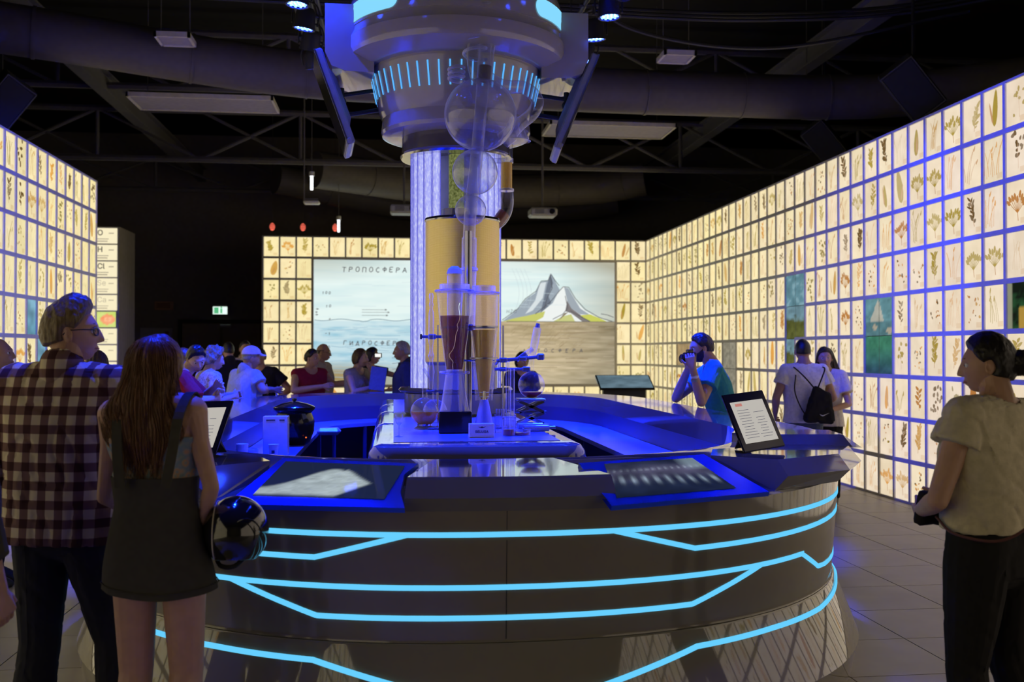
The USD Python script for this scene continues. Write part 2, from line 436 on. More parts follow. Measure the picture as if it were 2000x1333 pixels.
def panel_wall(name, label, origin, ex, n, cols, skip, parts, base_of, screens, seed, extra_dark=()):
    """a free-standing wall of backlit panels: carcass, front grid of frame bars, and one sheet per cell"""
    wl = thing(name, label, kind='structure')
    ex, n, o = np.array(ex, float), np.array(n, float), np.array(origin, float)
    c0, c1 = min(cols), max(cols) + 1
    cells = [(c, r) for c in cols for r in range(9) if (c, r) not in skip]
    mid = o + ex * (c0 + c1) / 2 * W_COL
    L = (c1 - c0) * W_COL
    def slab(a, b, z0, z1, d0, d1):     # a..b along ex, d0..d1 along n
        p = [o + ex * s + n * d + np.array([0, 0, z]) for s in (a, b) for d in (d0, d1) for z in (z0, z1)]
        return hull(p)
    obj('carcass', slab(c0 * W_COL, c1 * W_COL, 0, TOP, -.32, -.03), carcass_paint, wl, smooth=False)
    bars = []
    for r in range(10):
        z = r * H_ROW
        runs, cur = [], None
        for c in cols:
            touch = ((c, 9 - r) not in skip and r > 0) or ((c, 8 - r) not in skip and r < 9)
            solid = not (((c, 9 - r) in screens) and ((c, 8 - r) in screens))
            if touch and solid:
                if cur is None: cur = [c, c]
                cur[1] = c
            elif cur: runs.append(cur); cur = None
        if cur: runs.append(cur)
        for a, b in runs:
            bars.append(slab(a * W_COL, (b + 1) * W_COL, max(0, z - .023), min(TOP, z + .023), -.03, .006))
    for c in range(c0, c1 + 1):
        for r in range(9):
            if ((c, r) not in skip and c < c1) or ((c - 1, r) not in skip and c > c0):
                if (c, r) in screens and (c - 1, r) in screens: continue
                z = TOP - (r + 1) * H_ROW
                bars.append(slab(c * W_COL - .018, c * W_COL + .018, z, z + H_ROW, -.03, .004))
    obj('frame_grid', join(bars), frame_paint, wl, smooth=False)
    sv, sf, sc, sk = [], [], [], 0
    for (c, r) in cells:
        F = panel_face(c, r, seed * 100003 + c * 17 + r * 1009, base_of(c, r), screens.get((c, r)))
        ctr = o + ex * (c + .5) * W_COL + np.array([0, 0, TOP - (r + .5) * H_ROW]) + n * -.012
        mesh, col = placed(F, ctr, ex, n)
        if (c, r) in parts:
            obj('panel', mesh, panel_mat, wl, color=col)
        else:
            sv.append(mesh[0]); sf.append(mesh[1] + sk); sc.append(col); sk += len(mesh[0])
    if sv:
        obj('panel_field', (np.vstack(sv), np.vstack(sf)), panel_mat, wl, color=np.vstack(sc), kind='stuff')
    return wl

# right wall: columns count from the far corner towards the camera
panel_wall('wall_right', 'right wall of glowing herbarium panels in a grey grid', (XR, YCOR, 0), (0, -1, 0), (-1, 0, 0), range(0, 78), set(),
           {(c, r) for c in range(6, 39) for r in range(9)}, lambda c, r: lerp(WARM, PALE, np.clip((c - 14) / 20, 0, 1)), SCREENS_R, 1)
# left wall: columns count from its far end; ex runs right as seen from the front, so the origin is the near end
NL = 60
scr_l = {(NL - 1 - c, r): water_pic(c * 1.3 + r, (.22, .42, .55), (.12, .30, .42)) for c, r in ((7, 4), (6, 5), (6, 6))}
panel_wall('wall_left', 'left wall of glowing herbarium panels in a grey grid', (XL, YL - NL * W_COL, 0), (0, 1, 0), (1, 0, 0), range(0, NL), set(),
           {(c, r) for c in range(NL - 12, NL) for r in range(9)}, lambda c, r: lerp((.90, .79, .50), WARM, np.clip((c - NL + 12) / 8, 0, 1)), scr_l, 2)
# back wall: three columns, the projection screen, two columns; the row above and those below the screen
NB = 24
BX0 = XR - NB * W_COL
hole = {(c, r) for c in range(3, 22) for r in range(1, 7)}
panel_wall('wall_back', 'back wall of glowing herbarium panels around the projection', (BX0, YCOR, 0), (1, 0, 0), (0, -1, 0), range(0, NB), hole,
           {(c, r) for c in range(NB) for r in range(9)}, lambda c, r: WARM, {}, 3)
# ============================================================ projection screen
SX0, SX1 = BX0 + 3 * W_COL + .02, BX0 + 22 * W_COL - .02
SZ1, SZ0 = TOP - H_ROW - .03, TOP - 7 * H_ROW + .03
SY = YCOR - .03
SW, SH = SX1 - SX0, SZ1 - SZ0
ps = thing('projection_screen', 'wide projected drawing of sea, mountains and rock layers on the back wall', 'projection screen', ((SX0 + SX1) / 2, SY, SZ0))
screen_mat = mat('projected_picture', {'a': ('attribute', {'attribute': 'displayColor'}), 'e': ('emission', {'strength': 1.0})}, [('a.color', 'e.color')], 'e.emission')
obj('screen_border', join(box(0, 0, SH + .015, SW + .08, .05, .05), box(0, 0, -.015, SW + .08, .05, .05), box(-SW / 2 - .02, 0, SH / 2, .05, .05, SH), box(SW / 2 + .02, 0, SH / 2, .05, .05, SH)), frame_paint, ps, smooth=False)
NU, NV = 200, 84
U, V = np.meshgrid(np.linspace(0, 1, NU), np.linspace(0, 1, NV))     # V = 0 at the top
n1 = meshkit.fbm(np.stack([U * 6, V * 22, U * 0 + 3], -1), 4)
n2 = meshkit.fbm(np.stack([U * 14, V * 60, U * 0 + 7], -1), 3)
n3 = meshkit.fbm(np.stack([U * 3, V * 6, U * 0 + 1], -1), 3)
C = np.zeros((NV, NU, 3))
sky = np.array([.80, .93, .90]) - np.clip(.62 - n1, 0, 1)[..., None] * np.array([.30, .20, .12])
sky -= np.clip(n3 - .5, 0, 1)[..., None] * np.array([.5, .42, .2]) * np.clip(1 - V * 3, 0, 1)[..., None]
sea = np.array([.62, .79, .83]) - np.clip(n2 - .45, 0, 1)[..., None] * np.array([.75, .5, .3]) - (V - .49)[..., None] * np.array([.22, .16, .06])
rock = np.array([.50, .40, .24]) + (n2 - .5)[..., None] * np.array([.45, .38, .30]) + np.clip(V - .55, 0, 1)[..., None] * np.array([.28, .27, .22])
sand = np.array([.36, .28, .13]) + (n2 - .5)[..., None] * .1
land = (U > .52)
C[:] = sky
low = V > .49
C[low & ~land] = sea[low & ~land]
C[low & land] = rock[low & land]
m = np.clip((V - .80 - .12 * np.clip(U - .2, 0, 1)) * 9, 0, 1)[..., None] * (~land)[..., None] * np.clip(1.4 - U * 3, 0, 1)[..., None]
C = C * (1 - m) + sand * m
tone = np.clip((U - .80) * 4.2, 0, 1) * .75 + np.clip((V - .88) * 7, 0, 1) * .35 * land + np.clip(.12 - V, 0, 1) * 3.5 * np.clip((U - .6) * 3 + .25, .2, 1)
tone = np.clip(tone, 0, .85)[..., None]
C = C * (1 - tone) + np.array([.42, .38, .26]) * C.mean(-1, keepdims=True) * 1.15 * tone
tl = np.clip(1 - np.hypot(U * 3.2, V * 5.0), 0, 1)[..., None]
C = C * (1 - .55 * tl) + np.array([.32, .34, .26]) * .55 * tl * (.6 + n3[..., None])
C = np.clip(C, .02, .98)
gv = np.stack([(U - .5) * SW, np.full_like(U, -.004), (1 - V) * SH], -1).reshape(-1, 3)
ii, jj = np.meshgrid(np.arange(NV - 1), np.arange(NU - 1), indexing='ij')
a = (ii * NU + jj).ravel()
gf = np.vstack([np.stack([a, a + NU, a + NU + 1], 1), np.stack([a, a + NU + 1, a + 1], 1)])
obj('screen', (gv, gf), screen_mat, ps, color=C.reshape(-1, 3))

# hand-drawn strokes and peaks, flat on the screen. (px) helper: drawing units are the 590 x 245 of the screen's own grid
def sp(x, y, d=.008): return np.array([(x / 590 - .5) * SW, -d, (1 - y / 245) * SH])
class Draw:
    def __init__(s): s.v, s.f, s.c, s.d = [], [], [], .006
    def poly(s, pts, col):
        from shapely.geometry import Polygon
        s.d += .00025
        P = Polygon(pts).buffer(0)
        for g in getattr(P, 'geoms', [P]):
            if g.area < .5: continue
            v, f = trimesh.creation.triangulate_polygon(g, engine='earcut')
            k = len(s.v)
            for q in v: s.v.append(sp(q[0], q[1], s.d)); s.c.append(col)
            s.f += [tuple(k + np.array(t)[::-1]) for t in f]
    def line(s, pts, w, col):
        s.d += .00005
        for (x0, y0), (x1, y1) in zip(pts[:-1], pts[1:]):
            d = math.hypot(x1 - x0, y1 - y0) + 1e-9; nx, ny = -(y1 - y0) / d * w / 2, (x1 - x0) / d * w / 2
            k = len(s.v)
            for q in ((x0 - nx, y0 - ny), (x1 - nx, y1 - ny), (x1 + nx, y1 + ny), (x0 + nx, y0 + ny)): s.v.append(sp(*q, s.d)); s.c.append(col)
            s.f += [(k, k + 1, k + 2), (k, k + 2, k + 3)]
    def out(s, name): obj(name, (np.array(s.v), np.array(s.f)), screen_mat, ps, color=np.array(s.c), kind='stuff')
D = Draw()
def pp(*q): return [(x - 610, y - 507) for x, y in q]      # the drawing as read off the wall, screen grid
D.poly(pp((975, 627), (1005, 603), (1022, 582), (1040, 570), (1050, 548), (1066, 545), (1071, 532), (1076, 538), (1083, 552), (1090, 565), (1096, 585), (1085, 600), (1060, 612), (1030, 620), (1000, 627)), (.34, .40, .46))
D.poly(pp((1050, 550), (1062, 548), (1055, 580), (1035, 605), (1020, 612), (1040, 585)), (.70, .76, .78))
D.poly(pp((1071, 533), (1076, 550), (1066, 575), (1072, 590), (1050, 612), (1060, 570), (1064, 552)), (.16, .19, .24))
D.poly(pp((1010, 627), (1050, 610), (1075, 590), (1086, 568), (1094, 557), (1105, 559), (1112, 570), (1125, 590), (1140, 605), (1165, 618), (1190, 627)), (.86, .90, .88))
D.poly(pp((1098, 558), (1106, 560), (1118, 580), (1130, 600), (1150, 613), (1130, 612), (1112, 600), (1104, 585)), (.36, .41, .46))
D.poly(pp((1104, 585), (1112, 600), (1132, 614), (1155, 627), (1135, 627), (1112, 610), (1100, 606)), (.22, .20, .20))
D.poly(pp((975, 627), (1000, 620), (1030, 614), (1060, 606), (1056, 618), (1040, 627)), (.58, .60, .16))
D.poly(pp((1075, 627), (1095, 616), (1112, 612), (1120, 627)), (.60, .62, .24))
D.poly(pp((1130, 614), (1150, 612), (1175, 622), (1185, 627), (1150, 627)), (.60, .63, .12))
D.poly(pp((1085, 626), (1098, 610), (1106, 608), (1090, 622), (1080, 627)), (.25, .20, .13))
ink = (.10, .10, .11)
for L_ in (pp((975, 624), (1005, 602), (1020, 582), (1042, 566), (1052, 546), (1066, 545), (1071, 531), (1080, 545), (1088, 555)), pp((1040, 612), (1070, 588), (1088, 566), (1096, 557), (1107, 558), (1120, 580), (1140, 602), (1168, 618), (1195, 626)),
           pp((1070, 535), (1074, 560), (1064, 580), (1058, 600)), pp((1100, 575), (1105, 600), (1095, 612), (1075, 622)), pp((1110, 605), (1130, 616), (1150, 626)), pp((1172, 611), (1185, 613), (1198, 618))):
    D.line(L_, 1.3, ink)
D.line(pp((983, 627), (1199, 627)), 1.6, (.22, .19, .13))
rr = random.Random(11)
for i in range(70):      # hatching of the rock layer
    x, y = rr.uniform(380, 580), rr.uniform(124, 215)
    ln = rr.uniform(14, 60); D.line([(x, y), (min(588, x + ln), y + rr.uniform(-1.5, 1.5))], rr.uniform(.5, 1.1), lerp((.30, .22, .12), (.50, .42, .30), rr.random()))
for i in range(46):
    x, y = rr.uniform(380, 520), rr.uniform(122, 170); D.line([(x, y + 8), (x + 9, y)], .6, (.36, .27, .15))
for i in range(60):      # waves
    x, y = rr.uniform(2, 300), rr.uniform(128, 232); ln = rr.uniform(20, 70)
    D.line([(x, y), (x + ln * .4, y + rr.uniform(-2, 2)), (x + ln, y + rr.uniform(-1, 1))], rr.uniform(.5, 1.2), lerp((.25, .45, .58), (.42, .62, .72), rr.random()))
D.line([(x, 118 + 1.6 * math.sin(x * .09) + (2 if 88 < x < 104 else 0)) for x in np.linspace(2, 300, 60)], 1.2, (.15, .26, .33))
for i in range(26):
    x, y = rr.uniform(5, 540), rr.uniform(8, 100); ln = rr.uniform(20, 60); D.line([(x, y), (x + ln, y + rr.uniform(-1.5, 1.5))], .6, (.62, .74, .78))
for (x0, y, x1) in ((4, 97, 10), (4, 103, 8), (3, 108, 9), (92, 98, 140), (92, 103, 145), (92, 109, 142)):
    D.line([(x0, y), (x1, y)], .7, ink); D.line([(x1 - 4, y - 1.6), (x1, y), (x1 - 4, y + 1.6)], .8, ink)
for k in range(3):
    D.line([(150 + t * 60, 192 + k * 11 - 14 * t * t - (22 * t ** 2)) for t in np.linspace(0, 1, 9)], .9, (.10, .14, .2))
for k in range(4):
    D.line([(384 + k * 8 + 14 * math.sin(t * 2.6), 15 + t * 80) for t in np.linspace(0, 1, 12)], .5, (.52, .60, .63))
# Cyrillic hand lettering, strokes in a unit cell
CYR = {'Т': [[(0, 0), (1, .05)], [(.5, 0), (.48, 1)]], 'Р': [[(.1, 0), (.05, 1)], [(.1, 0), (.8, .08), (.85, .38), (.1, .52)]],
       'О': [[(.5 + .45 * math.sin(t), .5 - .5 * math.cos(t)) for t in np.linspace(0, 6.3, 11)]], 'П': [[(.05, 1), (.05, 0), (.9, .02), (.9, 1)]],
       'С': [[(.85, .15), (.5, 0), (.1, .35), (.12, .75), (.5, 1), (.9, .85)]], 'Ф': [[(.5, -.05), (.5, 1.05)], [(.5, .2), (.05, .35), (.1, .62), (.5, .7), (.95, .6), (.95, .3), (.5, .2)]],
       'Е': [[(.9, 0), (.1, .03), (.08, 1), (.9, .97)], [(.1, .5), (.7, .48)]], 'А': [[(0, 1), (.5, 0), (1, 1)], [(.2, .65), (.82, .62)]],
       'Г': [[(.05, 1), (.1, 0), (.9, .03)]], 'И': [[(.05, 0), (.08, 1), (.85, .05), (.88, 1)]], 'Д': [[(0, 1.15), (.1, .9), (.95, .88), (1, 1.15)], [(.15, .9), (.5, 0), (.85, .9)]],
       'Л': [[(0, 1), (.5, 0), (.95, 1)]], '1': [[(.2, .3), (.55, 0), (.5, 1)]], '0': [[(.5 + .4 * math.sin(t), .5 - .5 * math.cos(t)) for t in np.linspace(0, 6.3, 9)]], '-': [[(0, .55), (.9, .5)]],
       'H': [[(.1, 0), (.1, 1)], [(.85, 0), (.85, 1)], [(.1, .5), (.85, .48)]], '2': [[(.1, .2), (.5, 0), (.85, .25), (.1, 1), (.9, 1)]]}
def write(txt, x, y, h, pitch, w=1.2):
    r = random.Random(len(txt) * 7 + int(x))
    for i, ch in enumerate(txt):
        dy = r.uniform(-.6, .6)
        for st in CYR[ch]:
            D.line([(x + i * pitch + p * h * .78 + (1 - q) * .8, y + q * h + dy) for p, q in st], w, ink)
write('ТРОПОСФЕРА', 54, 15, 9.5, 12.9, 1.5)
write('ГИДРОСФЕРА', 57, 159, 8, 11.8, 1.4)
write('ЛИТОСФЕРА', 405, 174, 7, 14.2, 1.2)
write('100', 16, 63, 5, 6.2, 1.0); write('10', 23, 89, 5, 6.2, 1.0); write('0', 29, 115, 4, 6, .9); write('-1', 22, 142, 5, 6, 1.0); write('-10', 15, 168, 5, 6, 1.0); write('H2О', 373, 96, 7, 7, .7)
D.out('drawing')
# ============================================================ the bar
BA, BF, BR_ = 2.0, 2.1, 2.2           # half width, depth of the front and rear round ends
NEXP = 2.2
NC = 49
def ring(h, a=BA, bf=BF, br=BR_, e=0.0):
    """one closed loop of the bar's plan at height h: front end (NC points), right side, rear end, left side"""
    out = []
    def cap(phis, b, yc, sgn):
        for p in phis:
            r = (abs(math.sin(p) / (a - e)) ** NEXP + abs(math.cos(p) / (b - e)) ** NEXP) ** (-1 / NEXP)
            out.append((X0 + r * math.sin(p), yc - sgn * r * math.cos(p), h))
    ph = np.linspace(-math.pi / 2, math.pi / 2, NC)
    cap(ph, bf, YC, 1)
    for y in np.linspace(YC, YB, 8)[1:-1]: out.append((X0 + a - e, y, h))
    cap(ph[::-1], br, YB, -1)
    for y in np.linspace(YB, YC, 8)[1:-1]: out.append((X0 - a + e, y, h))
    return np.array(out)
IN = dict(a=1.53, bf=1.40, br=1.72)
def phi_i(deg): return int(round((deg + 90) / 180 * (NC - 1)))

def sweep(loops, idx=None):
    """loops: cross-section points as loops; swept round the plan (all, or the index run idx, capped)"""
    L = np.stack([l if idx is None else l[idx] for l in loops], 1)      # path x section x 3
    n, k = L.shape[:2]; v = L.reshape(-1, 3); f = []
    rows = n if idx is None else n - 1
    i, j = np.meshgrid(np.arange(rows), np.arange(k), indexing='ij')
    i2, j2 = (i + 1) % n, (j + 1) % k
    q = np.stack([i * k + j, i2 * k + j, i2 * k + j2, i * k + j2], -1).reshape(-1, 4)
    f = [q[:, [0, 1, 2]], q[:, [0, 2, 3]]]
    if idx is not None:
        c = np.arange(1, k - 1)
        f.append(np.stack([0 * c, c, c + 1], 1)); b = (n - 1) * k
        f.append(np.stack([b + 0 * c, b + c + 1, b + c], 1))
    m = trimesh.Trimesh(v, np.vstack(f), process=False)
    if m.volume < 0: m.invert()
    return m

bar_paint = pbr('bar_grey_lacquer', (.15, .146, .155), rough=.07, spec=.6, grain=.015, coat=.6)
bar_dark = pbr('bar_taupe_lacquer', (.215, .192, .138), rough=.10, spec=.55, grain=.02, coat=.3)
plinth_paint = pbr('plinth_taupe_gloss', (.24, .212, .155), rough=.05, spec=.7, grain=.02, coat=.6)
inner_blue_lit = pbr('bar_inner_blue_lit', (.035, .04, .13), rough=.35, spec=.5, grain=.02)  # the blue of the stage lamps is put into the inner wall colour
dark_in = pbr('bar_inner_dark', (.05, .05, .055), rough=.6)
shelf_blue_lit = pbr('white_shelf_blue_lit', (.20, .22, .40), rough=.3, spec=.5, grain=.02)  # white shelf with blue lamp light put into its colour
bezel_lit = pbr('bezel_blue_lit', (.008, .07, .95), rough=.3, spec=.5, grain=.02)  # blue lamp light on the bezels, painted in as their base colour
strip_glow = glow('cyan_light_strip', (.13, .60, .95), 1.05)
seam_m = pbr('seam_dark', (.02, .02, .02), rough=.7)

BL = np.array([X0, 7.65, 0])
bar = thing('exhibition_bar', 'long oval glossy grey bar with glowing blue lines round its body', 'bar counter', BL)
def bp(name, mesh, m, smooth=30, parent=None, **k):
    mesh = mesh.copy(); mesh.apply_translation(-BL)
    return obj(name, mesh, m, parent or bar, smooth, **k)

ZT, ZF = 1.15, 1.10
bp('body', sweep([ring(.985, e=.02), ring(.975, e=-.028), ring(.47, e=.01), ring(.458, e=.006), ring(.458, e=.35), ring(.985, e=.35)]), bar_dark)
bp('plinth', sweep([ring(.456, e=.004), ring(.45, e=-.003), ring(.15, e=-.12), ring(0, e=-.09), ring(0, e=.4), ring(.455, e=.4)]), plinth_paint)
iF = np.arange(phi_i(-62), phi_i(62) + 1)
tot = len(ring(0))
iR = np.concatenate([np.arange(phi_i(62), tot), np.arange(0, phi_i(-62) + 1)])
ANG = np.degrees(np.arctan2(ring(0)[:, 0] - X0, YC - ring(0)[:, 1]))
iC = np.arange(phi_i(-11.5), phi_i(11.5) + 1)
bp('front_counter', sweep([ring(ZF, **IN), ring(ZF, e=.035), ring(ZF - .008, e=.02), ring(1.025, e=-.03), ring(.975, e=-.03), ring(.975, **IN)], iC), bar_paint, 20)
for lo, hi in ((-62, -11.5), (11.5, 62)):       # under the touch screens the counter slopes down to its edge
    iD = np.arange(phi_i(lo), phi_i(hi) + 1)
    bp('sloped_counter', sweep([ring(ZF, **IN), ring(ZF - .004, a=1.60, bf=1.50, br=1.72), ring(.985, e=-.02), ring(.975, e=-.03), ring(.965, **IN)], iD), bar_paint, 20)
bp('rear_counter', sweep([ring(ZT, **IN), ring(ZT, e=.035), ring(ZT - .008, e=.02), ring(1.09, e=-.06), ring(1.02, e=.0), ring(1.02, **IN)], iR), bar_paint, 20)
bp('inner_wall', sweep([ring(1.02, **IN), ring(1.02, a=1.6, bf=1.47, br=1.79), ring(.1, a=1.6, bf=1.47, br=1.79), ring(.1, **IN)]), inner_blue_lit)
bp('inner_floor', sweep([ring(.10, e=.3), ring(.10, a=.2, bf=.2, br=.2), ring(.04, a=.2, bf=.2, br=.2), ring(.04, e=.3)]), dark_in)
iS = np.concatenate([np.arange(phi_i(40), tot), np.arange(0, phi_i(-75) + 1)])
bp('work_shelf', sweep([ring(.88, a=1.525, bf=1.39, br=1.715), ring(.88, a=1.13, bf=1.0, br=1.2), ring(.845, a=1.13, bf=1.0, br=1.2), ring(.845, a=1.525, bf=1.39, br=1.715)], iS), shelf_blue_lit)
iS2 = iS[::6]
bp('lower_shelf', sweep([ring(.48, a=1.525, bf=1.39, br=1.715), ring(.48, a=1.16, bf=1.03, br=1.22), ring(.455, a=1.16, bf=1.03, br=1.22), ring(.455, a=1.525, bf=1.39, br=1.715)], iS), inner_blue_lit)
up = ring(.1, a=1.15, bf=1.02, br=1.22)
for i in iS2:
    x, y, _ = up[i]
    bp('shelf_post', box(x, y, .47, .035, .035, .75, .004), inner_blue_lit)

# bulky faceted corner blocks where the low front counter meets the high one
def block(sg):
    def P(x, y, z): return (X0 + sg * x, y, z)
    pts = [P(1.00, 4.52, ZF + .012), P(1.24, 4.31, ZF + .012), P(1.62, 4.52, ZF + .012), P(1.85, 4.90, ZF + .012), P(1.62, 5.05, ZF + .012), P(1.10, 4.80, ZF + .012),
           P(1.26, 4.24, 1.045), P(1.64, 4.44, 1.045), P(1.87, 4.80, 1.045), P(1.92, 5.0, 1.05),
           P(1.19, 4.22, .985), P(1.60, 4.49, .985), P(1.80, 4.86, .985), P(1.0, 4.45, 1.0), P(1.62, 5.05, 1.0), P(1.86, 5.05, 1.0)]
    return hull(pts)
for sg in (1, -1):
    bp('corner_block', block(sg), bar_paint, smooth=10)
def step(sg):
    def P(x, y, z): return (X0 + sg * x, y, z)
    pts = [P(1.42, 5.15, ZT + .004), P(1.91, 5.10, ZT + .004), P(1.97, 5.40, ZT + .004), P(1.52, 5.6, ZT + .004), P(1.50, 4.97, ZF), P(1.90, 4.96, ZF), P(1.98, 5.02, ZF - .01), P(2.01, 5.4, ZF - .02), P(1.5, 5.6, 1.06)]
    return hull(pts)
for sg in (1, -1):
    bp('counter_step', step(sg), bar_paint, smooth=10)

# light strips let into the body: runs at constant height joined by slanting links. (degrees round the front end, height)
prof_h = [0, .15, .45, .455, .47, 1.02]; prof_e = [-.09, -.12, -.005, 0.0, .01, -.03]
def skin(phi, h, off=0.0):
    e = float(np.interp(h, prof_h, prof_e)) - off
    p = math.radians(phi)
    if abs(phi) <= 90:
        r = (abs(math.sin(p) / (BA - e)) ** NEXP + abs(math.cos(p) / (BF - e)) ** NEXP) ** (-1 / NEXP)
        return np.array([X0 + r * math.sin(p), YC - r * math.cos(p), h])
    s = 1 if phi > 0 else -1
    return np.array([X0 + s * (BA - e), YC + (abs(phi) - 90) * .04, h])
def strip(nodes, w=.021, m=None, t=.004, name='light_strip'):
    pts = []
    for (p0, h0), (p1, h1) in zip(nodes[:-1], nodes[1:]):
        n = max(2, int(abs(p1 - p0) / 1.5)); ts = np.linspace(0, 1, n, endpoint=False)
        pts += [(p0 + (p1 - p0) * q, h0 + (h1 - h0) * q) for q in ts]
    pts.append(nodes[-1])
    P = np.array([skin(p, h) for p, h in pts])
    T = np.gradient(P, axis=0); T /= np.linalg.norm(T, axis=1, keepdims=True)
    N = np.array([skin(p, h, .01) - skin(p, h) for p, h in pts]); N /= np.linalg.norm(N, axis=1, keepdims=True)
    U = np.cross(N, T); U /= np.linalg.norm(U, axis=1, keepdims=True)
    mesh = ribbon(P - N * .004, U, w, N, t + .004)
    if mesh.volume < 0: mesh.invert()
    bp(name, mesh, m or strip_glow, smooth=False)
hA, hA2, hB, hB2, hC = .883, .787, .675, .555, .398
strip([(-150, hA), (150, hA)])
for s in (1, -1):
    strip([(s * 11, hA), (s * 21, hA2), (s * 75, hA2 + .01), (s * 140, hA2 + .01)])
    strip([(s * 46.5, .58), (s * 50, .57), (s * 62, .565), (s * 140, .565)])
    strip([(s * 40.5, hB), (s * 46.5, .58)])
    strip([(s * 31.5, hB), (s * 21, hB2)])
    strip([(s * 1, .24), (s * 8, .28), (s * 21, hC - .008), (s * 33, hC), (s * 45, hC), (s * 60, .425), (s * 140, .43)])
strip([(-41, hB), (41, hB)])
strip([(-21, hB2), (21, hB2)])
strip([(.001 - .6, 1.0), (-.6, .9)], .003, seam_m, .001, 'seam')
strip([(.001 - .6, .86), (-.6, .47)], .003, seam_m, .001, 'seam')

# two touch screens tilted over the front edge
def clip01(q): return np.clip(q, 0, 1)
def disp_left(u, v):      # a pale rolling landform on dark water
    n = meshkit.fbm(np.array([u * 9, v * 14, 2.0]), 4); n2 = meshkit.fbm(np.array([u * 30, v * 40, 5.0]), 3)
    top = .22 + .62 * math.exp(-((u - .48) / .28) ** 2) + .10 * (u > .55) * (1 - abs(u - .8) * 2)
    bot = .0 if u < .62 else (u - .62) * 1.9
    inside = clip01((top - v) * 14) * clip01((v - bot) * 12)
    return tuple(np.array([.012, .02, .06]) * (1 - inside) + inside * np.array([.48, .57, .60]) * (.45 + .5 * n + .35 * n2))
def disp_right(u, v):     # rows of pale marks over dark teal
    n = meshkit.fbm(np.array([u * 5, v * 5, 9.0]), 3); c = np.array([.012, .02, .05]) * (.5 + n)
    rowv = abs(v - .42 + .18 * (u - .5)) ; mk = (.5 + .5 * math.cos(u * 60)) ** 3
    c = c + np.array([.34, .44, .52]) * mk * math.exp(-(rowv / .10) ** 2) * (.4 + .8 * n) + np.array([.2, .17, .26]) * math.exp(-((v - .66) / .2) ** 2) * .6 * n
    mk2 = (.5 + .5 * math.cos(u * 95)) ** 2
    c = c + np.array([.25, .3, .36]) * mk2 * math.exp(-((v - .74) / .035) ** 2) * n
    if v > .55 and u > .75: c = c + np.array([.16, .22, .24]) * clip01((u - .75) * 8) * clip01((v - .62) * 8)
    return tuple(c)
disp_mat = mat('touch_display', {'a': ('attribute', {'attribute': 'displayColor'}), 'p': ('principled_bsdf', {'base_color': (.01, .01, .012), 'roughness': .04, 'specular_ior_level': .3, 'emission_strength': .85})}, [('a.color', 'p.emission_color')], 'p.BSDF')
def touch(top, disp, fn, label):
    top = np.array(top, float)
    c = top.mean(0); n = np.linalg.svd(top - c)[2][2]; n = n * np.sign(n[2])
    low = top - n * .02
    k = len(top); v = np.vstack([top, low]); f = []
    for i in range(1, k - 1): f += [(0, i, i + 1), (k, k + i + 1, k + i)]
    for i in range(k):
        j = (i + 1) % k; f += [(i, k + i, k + j), (i, k + j, j)]
    m = trimesh.Trimesh(v, f, process=False); m.fix_normals()
    bz = bp('screen_bezel', m, bezel_lit, smooth=False, label=label)
    tl, tr, br, bl = np.array(disp, float) + n * .003
    nu, nv = 44, 26; vs, cs = [], []
    for j in range(nv + 1):
        for i in range(nu + 1):
            u, w = i / nu, j / nv
            vs.append(bl * (1 - u) * (1 - w) + br * u * (1 - w) + tr * u * w + tl * (1 - u) * w); cs.append(fn(u, w))
    fs = []
    for j in range(nv):
        for i in range(nu):
            a = j * (nu + 1) + i; fs += [(a, a + 1, a + nu + 2), (a, a + nu + 2, a + nu + 1)]
    obj('display', (np.array(vs) - BL, np.array(fs)), disp_mat, bz, color=np.array(cs))
    ed = join(*[ribbon([p, q], (0, 0, 1), .006, n, .002) for p, q in ((tl, tr), (tr, br), (br, bl), (bl, tl))])
touch([(-.488, 4.532, 1.122), (-.651, 4.028, .997), (.042, 3.80, 1.004), (.027, 3.97, 1.04), (.045, 4.17, 1.086), (.105, 4.286, 1.117)],
      [(-.466, 4.471, 1.111), (.049, 4.263, 1.107), (-.034, 3.904, 1.021), (-.556, 4.09, 1.019)], disp_left, 'touch screen showing a pale landform on dark water')
touch([(.78, 4.203, 1.119), (.876, 3.94, 1.039), (.83, 3.778, 1.001), (1.58, 4.098, .999), (1.417, 4.483, 1.121)],
      [(.893, 4.216, 1.11), (1.339, 4.411, 1.11), (1.433, 4.094, 1.015), (.867, 3.854, 1.017)], disp_right, 'touch screen showing rows of pale marks')

